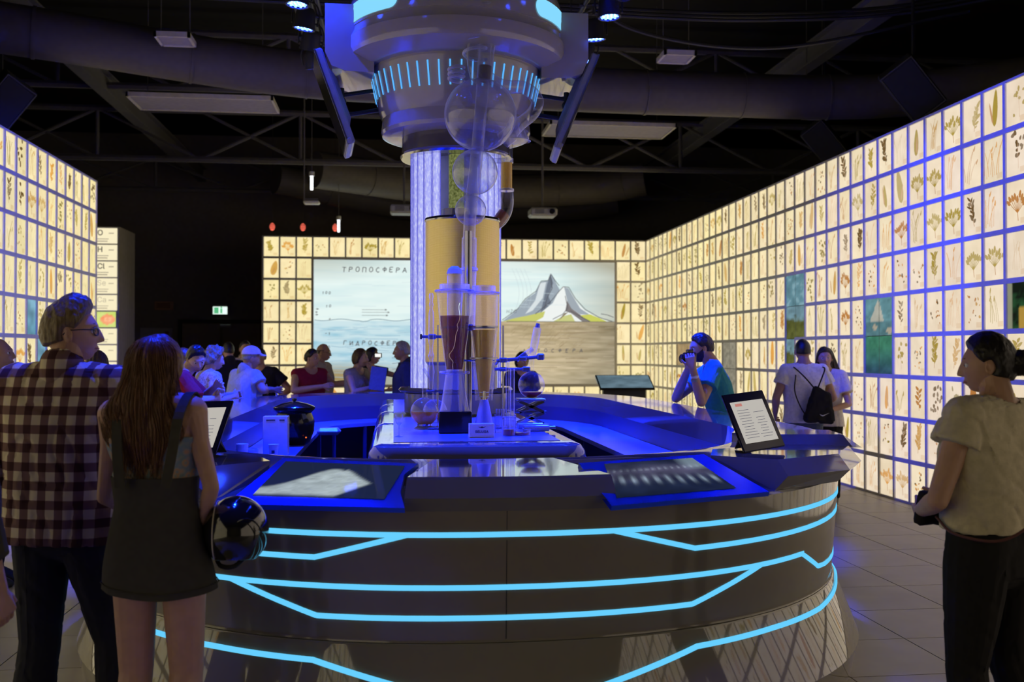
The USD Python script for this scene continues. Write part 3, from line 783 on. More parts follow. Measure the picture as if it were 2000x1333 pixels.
# ------------------------------------------------------------ the island in the middle of the bar
IL = np.array([.44, 7.4, 0])
isl = thing('bar_island', 'long island counter inside the bar, with rounded white-edged bays', 'counter', IL)
def ip(name, mesh, m, smooth=30, **k):
    mesh = mesh.copy(); mesh.apply_translation(-IL); return obj(name, mesh, m, isl, smooth, **k)
ZI = 1.13
def bay(y0, y1, x0=-.13, x1=.99):
    """one bay: plan rounded at its four corners, with a fat bull-nosed edge"""
    from shapely.geometry import box as sbox
    out = []
    for g, z in ((-.045, .985), (-.005, 1.00), (0, 1.045), (-.006, 1.085), (-.028, 1.115), (-.065, 1.13)):
        r = .13
        p = sbox(x0 + .13, y0 + .13, x1 - .13, y1 - .13).buffer(.13 + g, quad_segs=7)
        xy = np.array(p.exterior.coords)[:-1]
        out.append(np.column_stack([xy, np.full(len(xy), z)]))
    L = np.stack(out, 0); n, k = L.shape[:2]; v = L.reshape(-1, 3); f = []
    for i in range(n - 1):
        for j in range(k):
            q = (j + 1) % k; f += [(i * k + j, i * k + q, (i + 1) * k + q), (i * k + j, (i + 1) * k + q, (i + 1) * k + j)]
    c = len(v); v = np.vstack([v, [(x0 + x1) / 2, (y0 + y1) / 2, ZI], [(x0 + x1) / 2, (y0 + y1) / 2, .985]])
    for j in range(k):
        q = (j + 1) % k; f += [((n - 1) * k + j, (n - 1) * k + q, c), (q, j, c + 1)]
    m = trimesh.Trimesh(v, f, process=False)
    if m.volume < 0: m.invert()
    return m
ip('front_bay', bay(5.0, 6.55), bar_paint)
for y0, y1 in ((6.5, 7.85), (7.8, 8.95), (8.9, 10.0)):
    ip('bay', bay(y0, y1), bar_paint)
ip('top_inlay', box(.43, 7.5, ZI + .001, .86, 4.7, .004), shelf_blue_lit, smooth=False)
ip('cabinet', box(.43, 7.5, .55, .98, 4.85, .9, .05), bar_dark)
# ============================================================ the column on the island
CX, CY = X0, 7.47
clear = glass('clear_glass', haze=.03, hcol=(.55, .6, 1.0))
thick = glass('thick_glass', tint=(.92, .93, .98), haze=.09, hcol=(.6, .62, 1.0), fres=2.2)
hat_paint = pbr('hat_grey_lacquer', (.36, .34, .34), rough=.12, spec=.6, grain=.02, coat=.4)
chrome = pbr('polished_steel', (.62, .62, .64), rough=.15, metal=1.0, grain=.02)
steel = pbr('brushed_steel', (.45, .45, .47), rough=.3, metal=1.0, grain=.06)
black_gloss = pbr('black_gloss_plastic', (.012, .012, .014), rough=.12, spec=.6)
black_matt = pbr('black_matt_plastic', (.02, .02, .022), rough=.5)
white_pl = pbr('white_plastic', (.7, .7, .7), rough=.35, grain=.02)
win_glow = glow('cyan_window', (.24, .70, 1.0), 1.0)
slot_glow = glow('cyan_slot', (.10, .42, .95), 1.1)

col = thing('distillation_column', 'tall bar centrepiece: bundle of lit tubes and mesh tank under a round grey hood', 'exhibit column', (CX, CY, 0))
drum = pbr('drum_blue_grey', (.20, .21, .25), rough=.25, coat=.3)
obj('drum', lathe([(0, ZI), (.36, ZI), (.38, ZI + .02), (.38, 1.29), (.36, 1.30), (0, 1.30)]), drum, col)
obj('flange', lathe([(0, 1.30), (.41, 1.30), (.425, 1.315), (.41, 1.335), (0, 1.335)]), bar_paint, col)
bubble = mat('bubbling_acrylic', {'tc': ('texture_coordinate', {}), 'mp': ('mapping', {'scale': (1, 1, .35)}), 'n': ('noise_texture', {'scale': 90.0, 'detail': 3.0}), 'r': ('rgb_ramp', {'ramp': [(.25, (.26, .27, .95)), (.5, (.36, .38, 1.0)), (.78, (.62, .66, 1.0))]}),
             'lw': ('layer_weight', {'blend': .5}), 'lr': ('rgb_ramp', {'ramp': [(.0, (1.7, 1.7, 1.3)), (.3, (1.0, 1.0, 1.05)), (.6, (.35, .33, .85)), (.85, (.12, .11, .6)), (1.0, (.6, .6, .9))]}), 'mx': ('mix', {'mix_type': 'multiply', 'fac': 1.0}),  # round shading of each tube put into the glow: bright core, dark edges
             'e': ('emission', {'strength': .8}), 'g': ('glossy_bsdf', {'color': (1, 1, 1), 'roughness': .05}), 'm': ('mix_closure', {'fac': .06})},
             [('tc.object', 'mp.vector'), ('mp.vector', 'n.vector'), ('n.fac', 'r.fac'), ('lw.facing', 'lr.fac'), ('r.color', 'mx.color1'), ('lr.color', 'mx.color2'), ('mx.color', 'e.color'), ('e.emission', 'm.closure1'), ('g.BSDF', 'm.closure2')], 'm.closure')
tb = lathe([(0, 0), (.030, 0), (.033, .01), (.033, 1.80), (.0, 1.82)], 14)
NT = 26
first_tube = None
for i in range(NT):
    a = 2 * math.pi * i / NT + .06
    d = math.degrees(a)
    if -118 < d - 360 < -62: continue            # the bay open to the front, where the tank stands
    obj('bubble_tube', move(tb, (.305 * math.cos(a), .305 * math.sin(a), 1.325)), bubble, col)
obj('core_pole', lathe([(0, 1.33), (.16, 1.33), (.16, 3.1), (0, 3.1)], 24), pbr('core_grey', (.3, .3, .38), rough=.3), col)
# hood: lathed steps, then its glowing windows and slots
obj('collar', lathe([(0, 3.03), (.37, 3.03), (.40, 3.045), (.40, 3.22), (.39, 3.30), (0, 3.30)]), pbr('collar_dark', (.10, .09, .10), rough=.2, coat=.3), col)
obj('collar_ring', lathe([(.30, 3.02), (.405, 3.02), (.415, 3.035), (.405, 3.055), (.30, 3.055)], closed=True), chrome, col)
obj('hood_cone', lathe([(0, 3.17), (.49, 3.17), (.545, 3.185), (.555, 3.21), (.545, 3.30), (.565, 3.34), (.632, 3.63), (.63, 3.67), (0, 3.67)], 72), hat_paint, col, 25)
obj('hood_ring', lathe([(0, 3.655), (.66, 3.655), (.70, 3.66), (.805, 3.72), (.822, 3.76), (.82, 3.84), (.80, 3.875), (.79, 3.93), (0, 3.93)], 72), hat_paint, col, 25)
obj('hood_dome', lathe([(0, 3.91), (.80, 3.91), (.80, 4.06), (.775, 4.15), (.70, 4.27), (.56, 4.38), (.40, 4.44), (.34, 4.46), (.33, 6.9), (0, 6.9)], 72), hat_paint, col, 25)
obj('hood_core', lathe([(0, 3.28), (.39, 3.28), (.39, 3.32), (0, 3.32)]), dark_in, col)
def arc_patch(r, a0, a1, z0, z1, n=16, t=.008, rnd_=.0):
    """a curved pill set into the hood: az measured from the front"""
    vs = []
    m = 9
    from shapely.geometry import box as sbox
    L = (a1 - a0) * r; hh = z1 - z0
    p = sbox(-L / 2 + hh / 2 * .98, -.001, L / 2 - hh / 2 * .98, .001).buffer(hh / 2, quad_segs=6)
    v2, f2 = trimesh.creation.triangulate_polygon(p.segmentize(.02), engine='earcut')
    v2 = np.array(v2); f2 = np.array(f2)
    mm = trimesh.Trimesh(np.column_stack([v2, np.zeros(len(v2))]), f2, process=False).subdivide().subdivide()
    v2, f2 = mm.vertices, mm.faces
    def wrap(rr):
        a = (a0 + a1) / 2 + v2[:, 0] / r
        return np.column_stack([rr * np.sin(a), -rr * np.cos(a), (z0 + z1) / 2 + v2[:, 1]])
    k = len(v2)
    return trimesh.Trimesh(np.vstack([wrap(r + t), wrap(r - .02)]), np.vstack([f2, f2[:, ::-1] + k]), process=False)
R_ = math.radians
for a0, a1 in ((-84, -33), (40, 88), (120, 165), (-165, -120)):
    obj('light_window', arc_patch(.797, R_(a0), R_(a1), 3.93, 4.06), win_glow, col, smooth=False)
obj('top_light_arc', arc_patch(.785, R_(-4), R_(18), 4.085, 4.105), win_glow, col, smooth=False)
for i in range(-14, 15):
    a = R_(i * 7.2)
    pts = []
    def cone_pt(z, s): 
        r = np.interp(z, [3.34, 3.63], [.565, .632]) + .003
        return np.array([r * math.sin(a) + s * math.cos(a), -r * math.cos(a) + s * math.sin(a), z])
    n_ = np.array([math.sin(a), -math.cos(a), -.22])
    P = [cone_pt(z, 0) for z in (3.435, 3.52, 3.60)]
    obj('light_slot', ribbon(P, (math.cos(a), math.sin(a), 0), .011, n_, .004), slot_glow, col, smooth=False)
for s in (-1, 1):
    pr = [(s * .60, 4.06), (s * .945, 4.06), (s * .945, 3.72), (s * .90, 3.62), (s * .80, 3.585), (s * .60, 3.58)]
    m = prism(pr, -.30, .30); m.apply_transform(trimesh.transformations.rotation_matrix(math.pi / 2, (1, 0, 0)))
    obj('side_housing', m, hat_paint, col, 20)
# the mesh tank standing in the open bay
gold = mat('gold_wire_mesh', {'tc': ('texture_coordinate', {}), 'w1': ('wave_texture', {'bands_direction': 'z', 'scale': 40.0}), 'w2': ('wave_texture', {'bands_direction': 'x', 'scale': 60.0}),
           'mx': ('mix', {'mix_type': 'multiply', 'fac': 1.0}), 'r': ('rgb_ramp', {'ramp': [(.0, (.85, .66, .24)), (.6, (1.0, .86, .42))]}), 'p': ('principled_bsdf', {'roughness': .42, 'metallic': 1.0})},
           [('tc.object', 'w1.vector'), ('tc.object', 'w2.vector'), ('w1.color', 'mx.color1'), ('w2.color', 'mx.color2'), ('mx.color', 'r.fac'), ('r.color', 'p.base_color')], 'p.BSDF')
TX, TY = .03, -.27
obj('mesh_tank', lathe([(0, 1.52), (.262, 1.52), (.265, 1.53), (.265, 2.53), (.255, 2.53), (.255, 2.5), (0, 2.5)], 64, (TX, TY, 0)), gold, col)
obj('tank_rim', lathe([(.255, 2.52), (.272, 2.52), (.276, 2.53), (.272, 2.545), (.255, 2.545)], 64, (TX, TY, 0), closed=True), chrome, col)
obj('tank_foot', lathe([(0, 1.33), (.25, 1.33), (.25, 1.50), (.262, 1.52), (0, 1.52)], 48, (TX, TY, 0)), drum, col)
lime = mat('lime_bubbles', {'tc': ('texture_coordinate', {}), 'n': ('noise_texture', {'scale': 60.0}), 'r': ('rgb_ramp', {'ramp': [(.3, (.10, .12, .03)), (.7, (.34, .38, .14))]}), 'e': ('emission', {'strength': .6})}, [('tc.object', 'n.vector'), ('n.fac', 'r.fac'), ('r.color', 'e.color')], 'e.emission')
obj('lime_tube', lathe([(0, 2.55), (.055, 2.55), (.055, 3.02), (0, 3.02)], 20, (-.01, -.22, 0)), lime, col)
obj('tube_stand', lathe([(0, 2.51), (.11, 2.51), (.11, 2.62), (0, 2.62)], 24, (-.02, -.22, 0)), bar_paint, col)
amber = pbr('amber_liquid', (.85, .52, .05), rough=.1, grain=.05)
obj('amber_pipe', lathe([(0, 2.78), (.042, 2.78), (.042, 2.97), (0, 2.97)], 20, (.355, -.22, 0)), amber, col)
obj('pipe_joint', join(lathe([(0, 2.97), (.06, 2.97), (.06, 3.0), (0, 3.0)], 20, (.345, -.22, 0)), lathe([(0, 2.765), (.055, 2.765), (.055, 2.78), (0, 2.78)], 20, (.355, -.22, 0)), rod((.25, -.22, 2.985), (.34, -.22, 2.985), .02)), thick, col)
obj('elbow_pipe', tube(bez([(.355, -.22, 2.77), (.355, -.23, 2.66), (.32, -.24, 2.57), (.25, -.26, 2.50)], 18), [.05] * 19, 16, False), clear, col)
obj('elbow_liquid', tube(bez([(.335, -.235, 2.60), (.29, -.25, 2.54), (.25, -.26, 2.505)], 10), .045, 14), pbr('rust_liquid', (.30, .10, .03), rough=.2), col)
obj('upper_glass_pipe', lathe([(.06, 3.0), (.06, 3.4)], 20, (.34, -.22, 0)), clear, col)
obj('back_glass_pipe', lathe([(.062, 3.02), (.062, 3.3)], 20, (-.01, -.22, 0)), clear, col)

# the hanging glass: three globes on one pipe, coils, a bent pipe and a bell
GY = 6.72
gl = thing('globe_condenser', 'glass condenser of three globes, the largest on top, hanging before the column', 'glassware', (.55, GY, 0))
def gp(name, m, mm, **k):
    m = m.copy(); m.apply_translation((-.55, -GY, 0)); return obj(name, m, mm, gl, **k)
def globe(x, z, r): return lathe([(r * math.sin(t), z + r * math.cos(t)) for t in np.linspace(.28, math.pi - .22, 22)], 40, (x, GY, 0))
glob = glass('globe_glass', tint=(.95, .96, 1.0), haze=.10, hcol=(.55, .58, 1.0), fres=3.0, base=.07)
for x, z, r in ((.578, 3.19, .243), (.542, 2.803, .153), (.512, 2.545, .105)):
    gp('globe', globe(x, z, r), glob)
axis = [(.612, GY, 3.66), (.578, GY, 3.19), (.542, GY, 2.803), (.512, GY, 2.545), (.503, GY, 2.35)]
gp('inner_pipe', tube(bez(axis, 30), .042, 20, False), thick)
gp('neck', tube([(.60, GY, 3.40), (.618, GY, 3.60), (.62, GY, 3.66)], [.052, .052, .06], 20, False), thick)
gp('neck_plug', tube([(.602, GY, 3.42), (.61, GY, 3.52)], [.045, .045], 16), pbr('smoked_plug', (.12, .10, .09), rough=.3))
gp('bent_neck', tube(bez([(.60, GY, 3.42), (.55, GY, 3.46), (.53, GY, 3.58), (.535, GY, 3.66)], 14), .045, 16, False), thick)
gp('lower_pipe', tube([(.503, GY, 2.36), (.502, GY, 2.14), (.495, GY, 1.70)], [.05, .05, .047], 20, False), thick)
gp('pipe_collar', lathe([(.05, 2.135), (.06, 2.14), (.06, 2.155), (.05, 2.16)], 24, (.502, GY, 0), closed=True), thick)
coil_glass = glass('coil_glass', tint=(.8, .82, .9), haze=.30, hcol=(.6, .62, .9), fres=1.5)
def coil(x, z0, z1, r, turns, w): return tube([(x + r * math.cos(t), GY + .05 + r * math.sin(t), z0 + (z1 - z0) * t / (2 * math.pi * turns)) for t in np.linspace(0, 2 * math.pi * turns, int(24 * turns))], w, 8)
gp('coil', m=coil(.545, 3.58, 4.5, .075, 12, .012), mm=coil_glass)
gp('coil', m=coil(.60, 3.80, 4.5, .08, 9, .012), mm=coil_glass)
gp('coil', m=coil(.42, 3.43, 3.52, .05, 3, .012), mm=coil_glass)
gp('coil_pipe', join(rod((.50, GY + .05, 3.5), (.50, GY + .05, 4.6), .006), rod((.475, GY + .05, 3.6), (.475, GY + .05, 4.6), .004)), thick)
gp('looped_pipe', tube(bez([(.64, GY + .1, 3.47), (.75, GY + .12, 3.42), (.9, GY + .15, 3.42), (.985, GY + .15, 3.34), (.95, GY + .12, 3.24), (.86, GY + .1, 3.16), (.80, GY + .08, 3.09)], 36), [.045] * 37, 18, False), glob)
gp('bell', lathe([(.0, .0), (.03, .0), (.10, -.16), (.115, -.17)], 28, (.84, GY + .25, 3.24)), thick)
gp('pipe_joint', tube([(.80, GY + .1, 3.09), (.74, GY + .1, 3.04)], .058, 18, False), thick)

# ------------------------------------------------------------ glassware along the island's front
ZB = ZI + .003
gold_liq = pbr('golden_liquid', (.95, .60, .02), rough=.08, grain=.04)
orange_liq = pbr('orange_liquid', (.92, .34, .015), rough=.08, grain=.05)
red_liq = pbr('red_liquid', (.28, .012, .02), rough=.08, grain=.05)
plum_liq = mat('plum_liquid', {'t': ('transparent_bsdf', {'color': (.62, .34, .36)}), 'd': ('diffuse_bsdf', {'color': (.20, .03, .06)}), 'm': ('mix_closure', {'fac': .45})}, [('t.BSDF', 'm.closure1'), ('d.BSDF', 'm.closure2')], 'm.closure')
clampm = pbr('clamp_blue_grey', (.18, .2, .3), rough=.3, metal=.4)

# plasma tube on a black box
PX, PY = .345, 5.72
t = thing('plasma_tube', 'tall domed glass tube with a white lightning thread on a black box', 'plasma lamp', (PX, PY, ZB))
obj('base_box', box(0, 0, .062, .185, .16, .124, .006), black_gloss, t)
obj('skirt', lathe([(.085, .124), (.075, .17), (.06, .27), (.05, .34)], 32), glob, t)
obj('skirt_ring', lathe([(.045, .335), (.085, .335), (.088, .342), (.085, .35), (.045, .35)], 32, closed=True), thick, t)
obj('glass_tube', lathe([(.043, .33), (.043, .88), (.041, .905), (.034, .93), (.018, .945), (.0, .948)], 32), glob, t)
obj('dome_cap', lathe([(.0, .95), (.02, .947), (.037, .932), (.046, .905), (.0, .905)], 24), pbr('cap_pearl', (.5, .5, .6), rough=.15, coat=.5), t)
rz = random.Random(3); zz = np.linspace(.36, .74, 19)
lx, bolt = .0, []
for z in zz:
    lx = np.clip(lx + rz.uniform(-.016, .016), -.03, .03); bolt.append((lx, rz.uniform(-.01, .01), z))
obj('lightning_thread', tube(bez(bolt, 40), .0016, 5), glow('pale_lightning', (.75, .95, .85), 1.3), t)
t2 = thing('funnel_vessel', 'tall glass cone with dark plum liquid around the plasma tube', 'glass vessel', (PX, PY, ZB))
obj('cone', lathe([(.105, .80), (.10, .78), (.085, .62), (.048, .34)], 36), clear, t2)
obj('rim', lathe([(.075, .80), (.112, .80), (.115, .806), (.112, .812), (.075, .812)], 36, closed=True), thick, t2)
obj('lid', lathe([(.07, .815), (.085, .815), (.085, .845), (.07, .845)], 36, closed=True), thick, t2)
obj('liquid', lathe([(.082, .665), (.080, .62), (.045, .36)], 36), plum_liq, t2)

# golden funnel
FX, FY = .515, 5.74
t = thing('golden_funnel', 'tall glass cone half full of golden liquid, narrowing to a tip', 'glass vessel', (FX, FY, ZB))
obj('cone', lathe([(.078, .79), (.072, .60), (.03, .20), (.012, .12), (.008, .09)], 36), clear, t)
obj('rim', lathe([(.055, .79), (.088, .79), (.092, .797), (.088, .803), (.055, .803)], 36, closed=True), thick, t)
obj('lid', lathe([(.05, .805), (.066, .805), (.066, .838), (.05, .838)], 36, closed=True), thick, t)
obj('outer_sleeve', lathe([(.083, .78), (.079, .60), (.05, .18)], 36), clear, t)
obj('liquid', lathe([(0, .585), (.068, .585), (.03, .22), (.012, .17), (0, .17)], 36), gold_liq, t)
obj('tip_rings', join(*[lathe([(.02, z), (.032, z), (.032, z + .006), (.02, z + .006)], 20, closed=True) for z in (.20, .225, .25, .275)]), steel, t)
obj('hoop', join(*[lathe([(.075, z), (.082, z), (.082, z + .008), (.075, z + .008)], 28, closed=True) for z in (.60, .42)]), steel, t)
t = thing('yellow_bottle', 'slim yellow-filled cone standing between the two glass cones', 'glass vessel', (.425, 6.0, ZB))
obj('flask', lathe([(0, .33), (.035, .33), (.035, .60), (.022, .70), (.008, .84), (0, .84)], 24), gold_liq, t)
obj('lower_sleeve', lathe([(0, 0), (.034, 0), (.034, .33), (0, .33)], 24), drum, t)
t = thing('steel_pole', 'thick steel pole with clamps between the glass cones', 'pole', (.43, 5.80, ZB))
obj('pole', lathe([(0, 0), (.021, 0), (.021, 1.16), (0, 1.16)], 20), steel, t)
obj('clamp_arm', join(rod((-.13, -.03, .41), (.15, -.03, .41), .005), rod((-.15, -.03, .60), (.15, -.03, .60), .006)), steel, t)
obj('clamp_block', box(0, -.02, .60, .05, .06, .035, .005), clampm, t)
t = thing('blue_cone', 'small satin blue cone below the tip of the golden funnel', 'cone', (.505, 5.62, ZB))
obj('cone', lathe([(0, 0), (.062, 0), (.062, .01), (.028, .17), (.022, .19), (0, .19)], 32), pbr('cone_blue_grey', (.22, .25, .5), rough=.3), t)
obj('nozzle', lathe([(0, .19), (.008, .19), (.006, .24), (0, .24)], 12), chrome, t)

# white carton in front
t = thing('white_carton', 'small white carton with a dark emblem at the island edge', 'box', (.47, 5.39, ZB))
obj('carton', box(0, 0, .037, .135, .07, .074, .002), white_pl, t)
tm = meshkit.text_mesh('BELUGA', .013, .001, True); tm.apply_transform(trimesh.transformations.rotation_matrix(math.pi / 2, (1, 0, 0)))
tm.apply_translation((-tm.bounds[:, 0].mean(), -.0355, .026))
ink_m = pbr('printing_ink', (.03, .03, .05), rough=.6)
obj('lettering', tm, ink_m, t, smooth=False)
em = prism([(-.022, .060), (-.012, .053), (0, .0505), (.012, .053), (.022, .060), (.010, .056), (.004, .0575), (0, .061), (-.004, .0575), (-.010, .056)], 0, .001)
em.apply_transform(trimesh.transformations.rotation_matrix(math.pi / 2, (1, 0, 0))); em.apply_translation((0, -.0355, 0))
obj('emblem', em, ink_m, t, smooth=False)

def flask(name, label, loc, r, liq, fill, neck=.16, nr=.016):
    t = thing(name, label, 'flask', loc)
    c = r * .96
    a = np.linspace(math.pi * .97, .22, 22)
    obj('bulb', lathe([(r * math.sin(q), c + r * math.cos(q)) for q in a] + [(nr, c + r * 1.0), (nr, c + r + neck), (nr + .004, c + r + neck + .004)], 36), clear, t)
    zf = c - r + 2 * r * fill; rr_ = r * .96
    q1 = math.acos(np.clip((zf - c) / rr_, -1, 1)); a = np.linspace(math.pi, q1, 14)
    obj('liquid', lathe([(rr_ * math.sin(q) + 1e-5, c + rr_ * math.cos(q)) for q in a] + [(0, zf)], 32), liq, t)
    return t
flask('round_flask', 'round glass flask half full of orange liquid', (.185, 6.02, ZB + .02), .085, orange_liq, .52, .06)
flask('round_flask', 'empty round glass flask just behind the orange one', (.255, 6.22, ZB + .02), .075, orange_liq, .04, .06)
t = thing('flask_ring', 'low ring stand carrying the orange flask', 'stand', (.185, 6.02, ZB))
obj('ring', lathe([(.035, .018), (.045, .018), (.045, .03), (.035, .03)], 24, closed=True), chrome, t)
obj('base', lathe([(0, 0), (.06, 0), (.06, .008), (.04, .018), (0, .018)], 24), pbr('ring_base', (.3, .3, .4), rough=.2), t)

t = thing('clamp_stand', 'thin steel stand holding a beaded glass condenser above the orange flask', 'laboratory stand', (.262, 6.0, ZB))
obj('rod', lathe([(0, .01), (.005, .01), (.005, .62), (0, .62)], 8), steel, t)
obj('foot', box(0, .02, .006, .12, .16, .012, .003), clampm, t)
obj('clamp', join(rod((-.10, 0, .55), (.05, 0, .55), .009), box(-.035, 0, .55, .05, .035, .03, .006), box(-.10, 0, .55, .012, .02, .03), box(.05, 0, .55, .012, .02, .026)), clampm, t)
obj('clamp', join(rod((-.07, 0, .225), (.085, 0, .225), .007), box(.085, 0, .225, .014, .02, .022)), clampm, t)
t = thing('beaded_condenser', 'slender beaded glass condenser held in the left stand', 'glass tube', (.222, 5.98, ZB + .24))
obj('tube', lathe([(.012, 0), (.014, .06), (.02, .10), (.012, .15), (.010, .17), (.019, .195), (.010, .22), (.012, .26), (.017, .28), (.015, .45), (.008, .48), (.014, .50), (.008, .52), (.014, .55), (.010, .57)], 16), thick, t)
obj('side_arm', rod((.0, 0, .05), (-.045, 0, .12), .009), thick, t)

# right stand, flask on a scissor jack, clamps
t = thing('scissor_jack', 'small steel scissor jack under the red flask', 'laboratory jack', (.835, 6.12, ZB))
obj('top_plate', box(0, 0, .168, .17, .14, .014, .003), steel, t)
obj('foot_plate', box(0, 0, .012, .17, .14, .016, .003), steel, t)
for k, (z0, z1) in enumerate(((.02, .09), (.09, .162))):
    for s in (1, -1):
        for y in (-.06, .06):
            obj('scissor_bar', move(box(0, 0, 0, .165, .008, .018), (0, y, (z0 + z1) / 2), (0, s * 24, 0)), chrome, t)
obj('spindle', rod((-.1, 0, .09), (.1, 0, .09), .008), steel, t)
flask('round_flask', 'round glass flask with a little red liquid on the scissor jack', (.842, 6.12, ZB + .178), .082, red_liq, .24, .10)
t = thing('slanted_condenser', 'glass condenser rising from the red flask in a blue clamp', 'glass tube', (.85, 6.12, ZB + .44))
obj('tube', tube([(0, 0, .0), (.01, 0, .06), (.03, 0, .17)], [.018, .024, .024], 14, False), thick, t)
obj('stopper', tube([(.03, 0, .17), (.034, 0, .195)], [.016, .012], 12), clampm, t)
obj('side_arm', rod((-.10, 0, -.03), (0, 0, .04), .014), thick, t)
t = thing('clamp_stand', 'steel stand with two dark blue clamps to the right of the golden funnel', 'laboratory stand', (.66, 6.05, ZB))
obj('rod', lathe([(0, .01), (.006, .01), (.006, .62), (0, .62)], 8), steel, t)
obj('foot', box(0, .02, .006, .12, .16, .012, .003), clampm, t)
obj('clamp', join(rod((-.04, 0, .405), (.235, .05, .43), .011), box(.0, 0, .41, .05, .035, .03, .006), box(.235, .05, .43, .045, .05, .04, .008), box(.12, .02, .42, .05, .03, .024, .005)), clampm, t)
obj('clamp', join(rod((-.06, -.02, .355), (.14, .0, .355), .009), box(.0, 0, .355, .05, .03, .026, .006), box(.14, 0, .355, .05, .03, .03, .006)), clampm, t)
for k, (x, y, r, h, lab) in enumerate(((.665, 5.86, .011, .40, 'tall slim glass cylinder, the nearer of two by the right stand'), (.70, 5.92, .014, .36, 'tall slim glass cylinder, the farther of two by the right stand'))):
    t = thing('glass_cylinder', lab, 'glass cylinder', (x, y, ZB))
    obj('tube', lathe([(r, .01), (r, h), (r + .003, h + .004)], 16), thick, t)
    obj('foot', lathe([(0, 0), (.03, 0), (.03, .006), (r, .012), (0, .012)], 20), thick, t)
t = thing('test_tube_rack', 'clear rack of short test tubes at the island front', 'test tubes', (.635, 5.72, ZB))
obj('rack', join(box(0, 0, .03, .12, .05, .006), box(0, 0, .085, .12, .05, .006), box(-.058, 0, .05, .005, .05, .1), box(.058, 0, .05, .005, .05, .1)), thick, t)
for i in range(4):
    obj('test_tube', lathe([(0, .01), (.008, .014), (.011, .025), (.011, .13), (.013, .132)], 14, (-.042 + i * .028, 0, 0)), thick, t)
t = thing('glass_beaker', 'small beaker with red liquid before the test tubes', 'beaker', (.625, 5.46, ZB))
obj('glass', lathe([(0, .002), (.032, .002), (.035, .008), (.035, .085), (.038, .088)], 24), thick, t)
obj('liquid', lathe([(0, .004), (.031, .004), (.031, .035), (0, .035)], 24), red_liq, t)
t = thing('glass_dish', 'shallow glass dish with red liquid beside the small beaker', 'dish', (.70, 5.50, ZB))
obj('glass', lathe([(0, .002), (.05, .002), (.052, .03), (.055, .031)], 28), thick, t)
obj('liquid', lathe([(0, .004), (.047, .004), (.047, .014), (0, .014)], 24), red_liq, t)
t = thing('syringe', 'thick glass syringe lying at the right front of the island', 'syringe', (.82, 5.72, ZB))
obj('barrel', rod((-.08, 0, .022), (.07, .02, .022), .02, 14), pbr('syringe_blue', (.3, .35, .6), rough=.12, coat=.4), t)
obj('plunger', rod((.07, .02, .022), (.11, .026, .022), .01, 10), steel, t)
t = thing('syringe', 'glass syringe lying just behind the front one', 'syringe', (.81, 5.90, ZB))
obj('barrel', rod((-.08, 0, .022), (.07, .02, .022), .018, 14), pbr('syringe_blue', (.3, .35, .6)), t)
obj('plunger', rod((.07, .02, .022), (.11, .026, .022), .009, 10), steel, t)
t = thing('stemmed_glass', 'small stemmed glass at the left front corner of the island', 'glass', (.03, 5.48, ZB))
obj('bowl', lathe([(.004, .06), (.018, .075), (.022, .10), (.021, .12)], 20), thick, t)
obj('stem', lathe([(0, 0), (.022, 0), (.022, .003), (.003, .008), (.003, .06), (0, .062)], 16), thick, t)

# left inside: water boiler, white partition, cup on the work shelf
ZS = .883
t = thing('soup_kettle', 'black round kettle with a shiny steel lid on the left work shelf', 'kettle', (-.76, 7.9, ZS))
obj('body', lathe([(0, 0), (.10, 0), (.12, .02), (.15, .10), (.155, .18), (.13, .24), (.155, .265), (.16, .285), (0, .285)], 40), black_gloss, t)
obj('lid', lathe([(0, .33), (.03, .328), (.10, .312), (.15, .292), (.155, .286), (0, .286)], 40), chrome, t)
obj('lid_knob', lathe([(0, .355), (.018, .352), (.018, .34), (.008, .328), (0, .328)], 16), black_gloss, t)
obj('power_light', move(trimesh.creation.icosphere(1, .006), (.10, -.125, .06)), glow('red_pilot', (1, .12, .02), 2.0), t)
t = thing('paper_carton', 'tall pale carton standing on the left work shelf before the kettle', 'box', (-.80, 7.05, ZS))
obj('carton', box(0, 0, .135, .165, .12, .27, .003), pbr('pale_carton', (.6, .62, .68), rough=.6), t)
obj('printed_band', join(box(-.03, -.061, .245, .06, .002, .008), box(.045, -.061, .245, .035, .002, .008)), ink_m, t)
t = thing('paper_cup', 'small paper cup standing before the pale carton', 'cup', (-.80, 6.90, ZS))
obj('cup', lathe([(0, .002), (.026, .002), (.034, .085), (.037, .088), (.034, .09), (.03, .085), (.024, .01), (0, .01)], 24), white_pl, t)
obj('print', box(0, -.031, .04, .02, .004, .02), ink_m, t)
t = thing('cup_stack', 'stack of two cups at the left end of the work shelf', 'cups', (-.98, 6.72, ZS))
for i in range(2): obj('cup', lathe([(0, .002 + .03 * i), (.03, .002 + .03 * i), (.04, .08 + .03 * i), (.037, .08 + .03 * i), (.0, .02 + .03 * i)], 20), white_pl, t)
t = thing('cable_coil', 'coil of clear cable on the left work shelf', 'cable', (-.96, 6.95, ZS))
obj('coil', tube([(.05 * math.cos(q), .05 * math.sin(q), .008 + .0018 * q) for q in np.linspace(0, 30, 90)], .005, 6), thick, t)
t = thing('wrapped_bundle', 'flat wrapped bundle on the shelf beside the kettle', 'bundle', (-.55, 8.75, ZS))
obj('bundle', box(0, 0, .03, .2, .14, .06, .025), shelf_blue_lit, t)

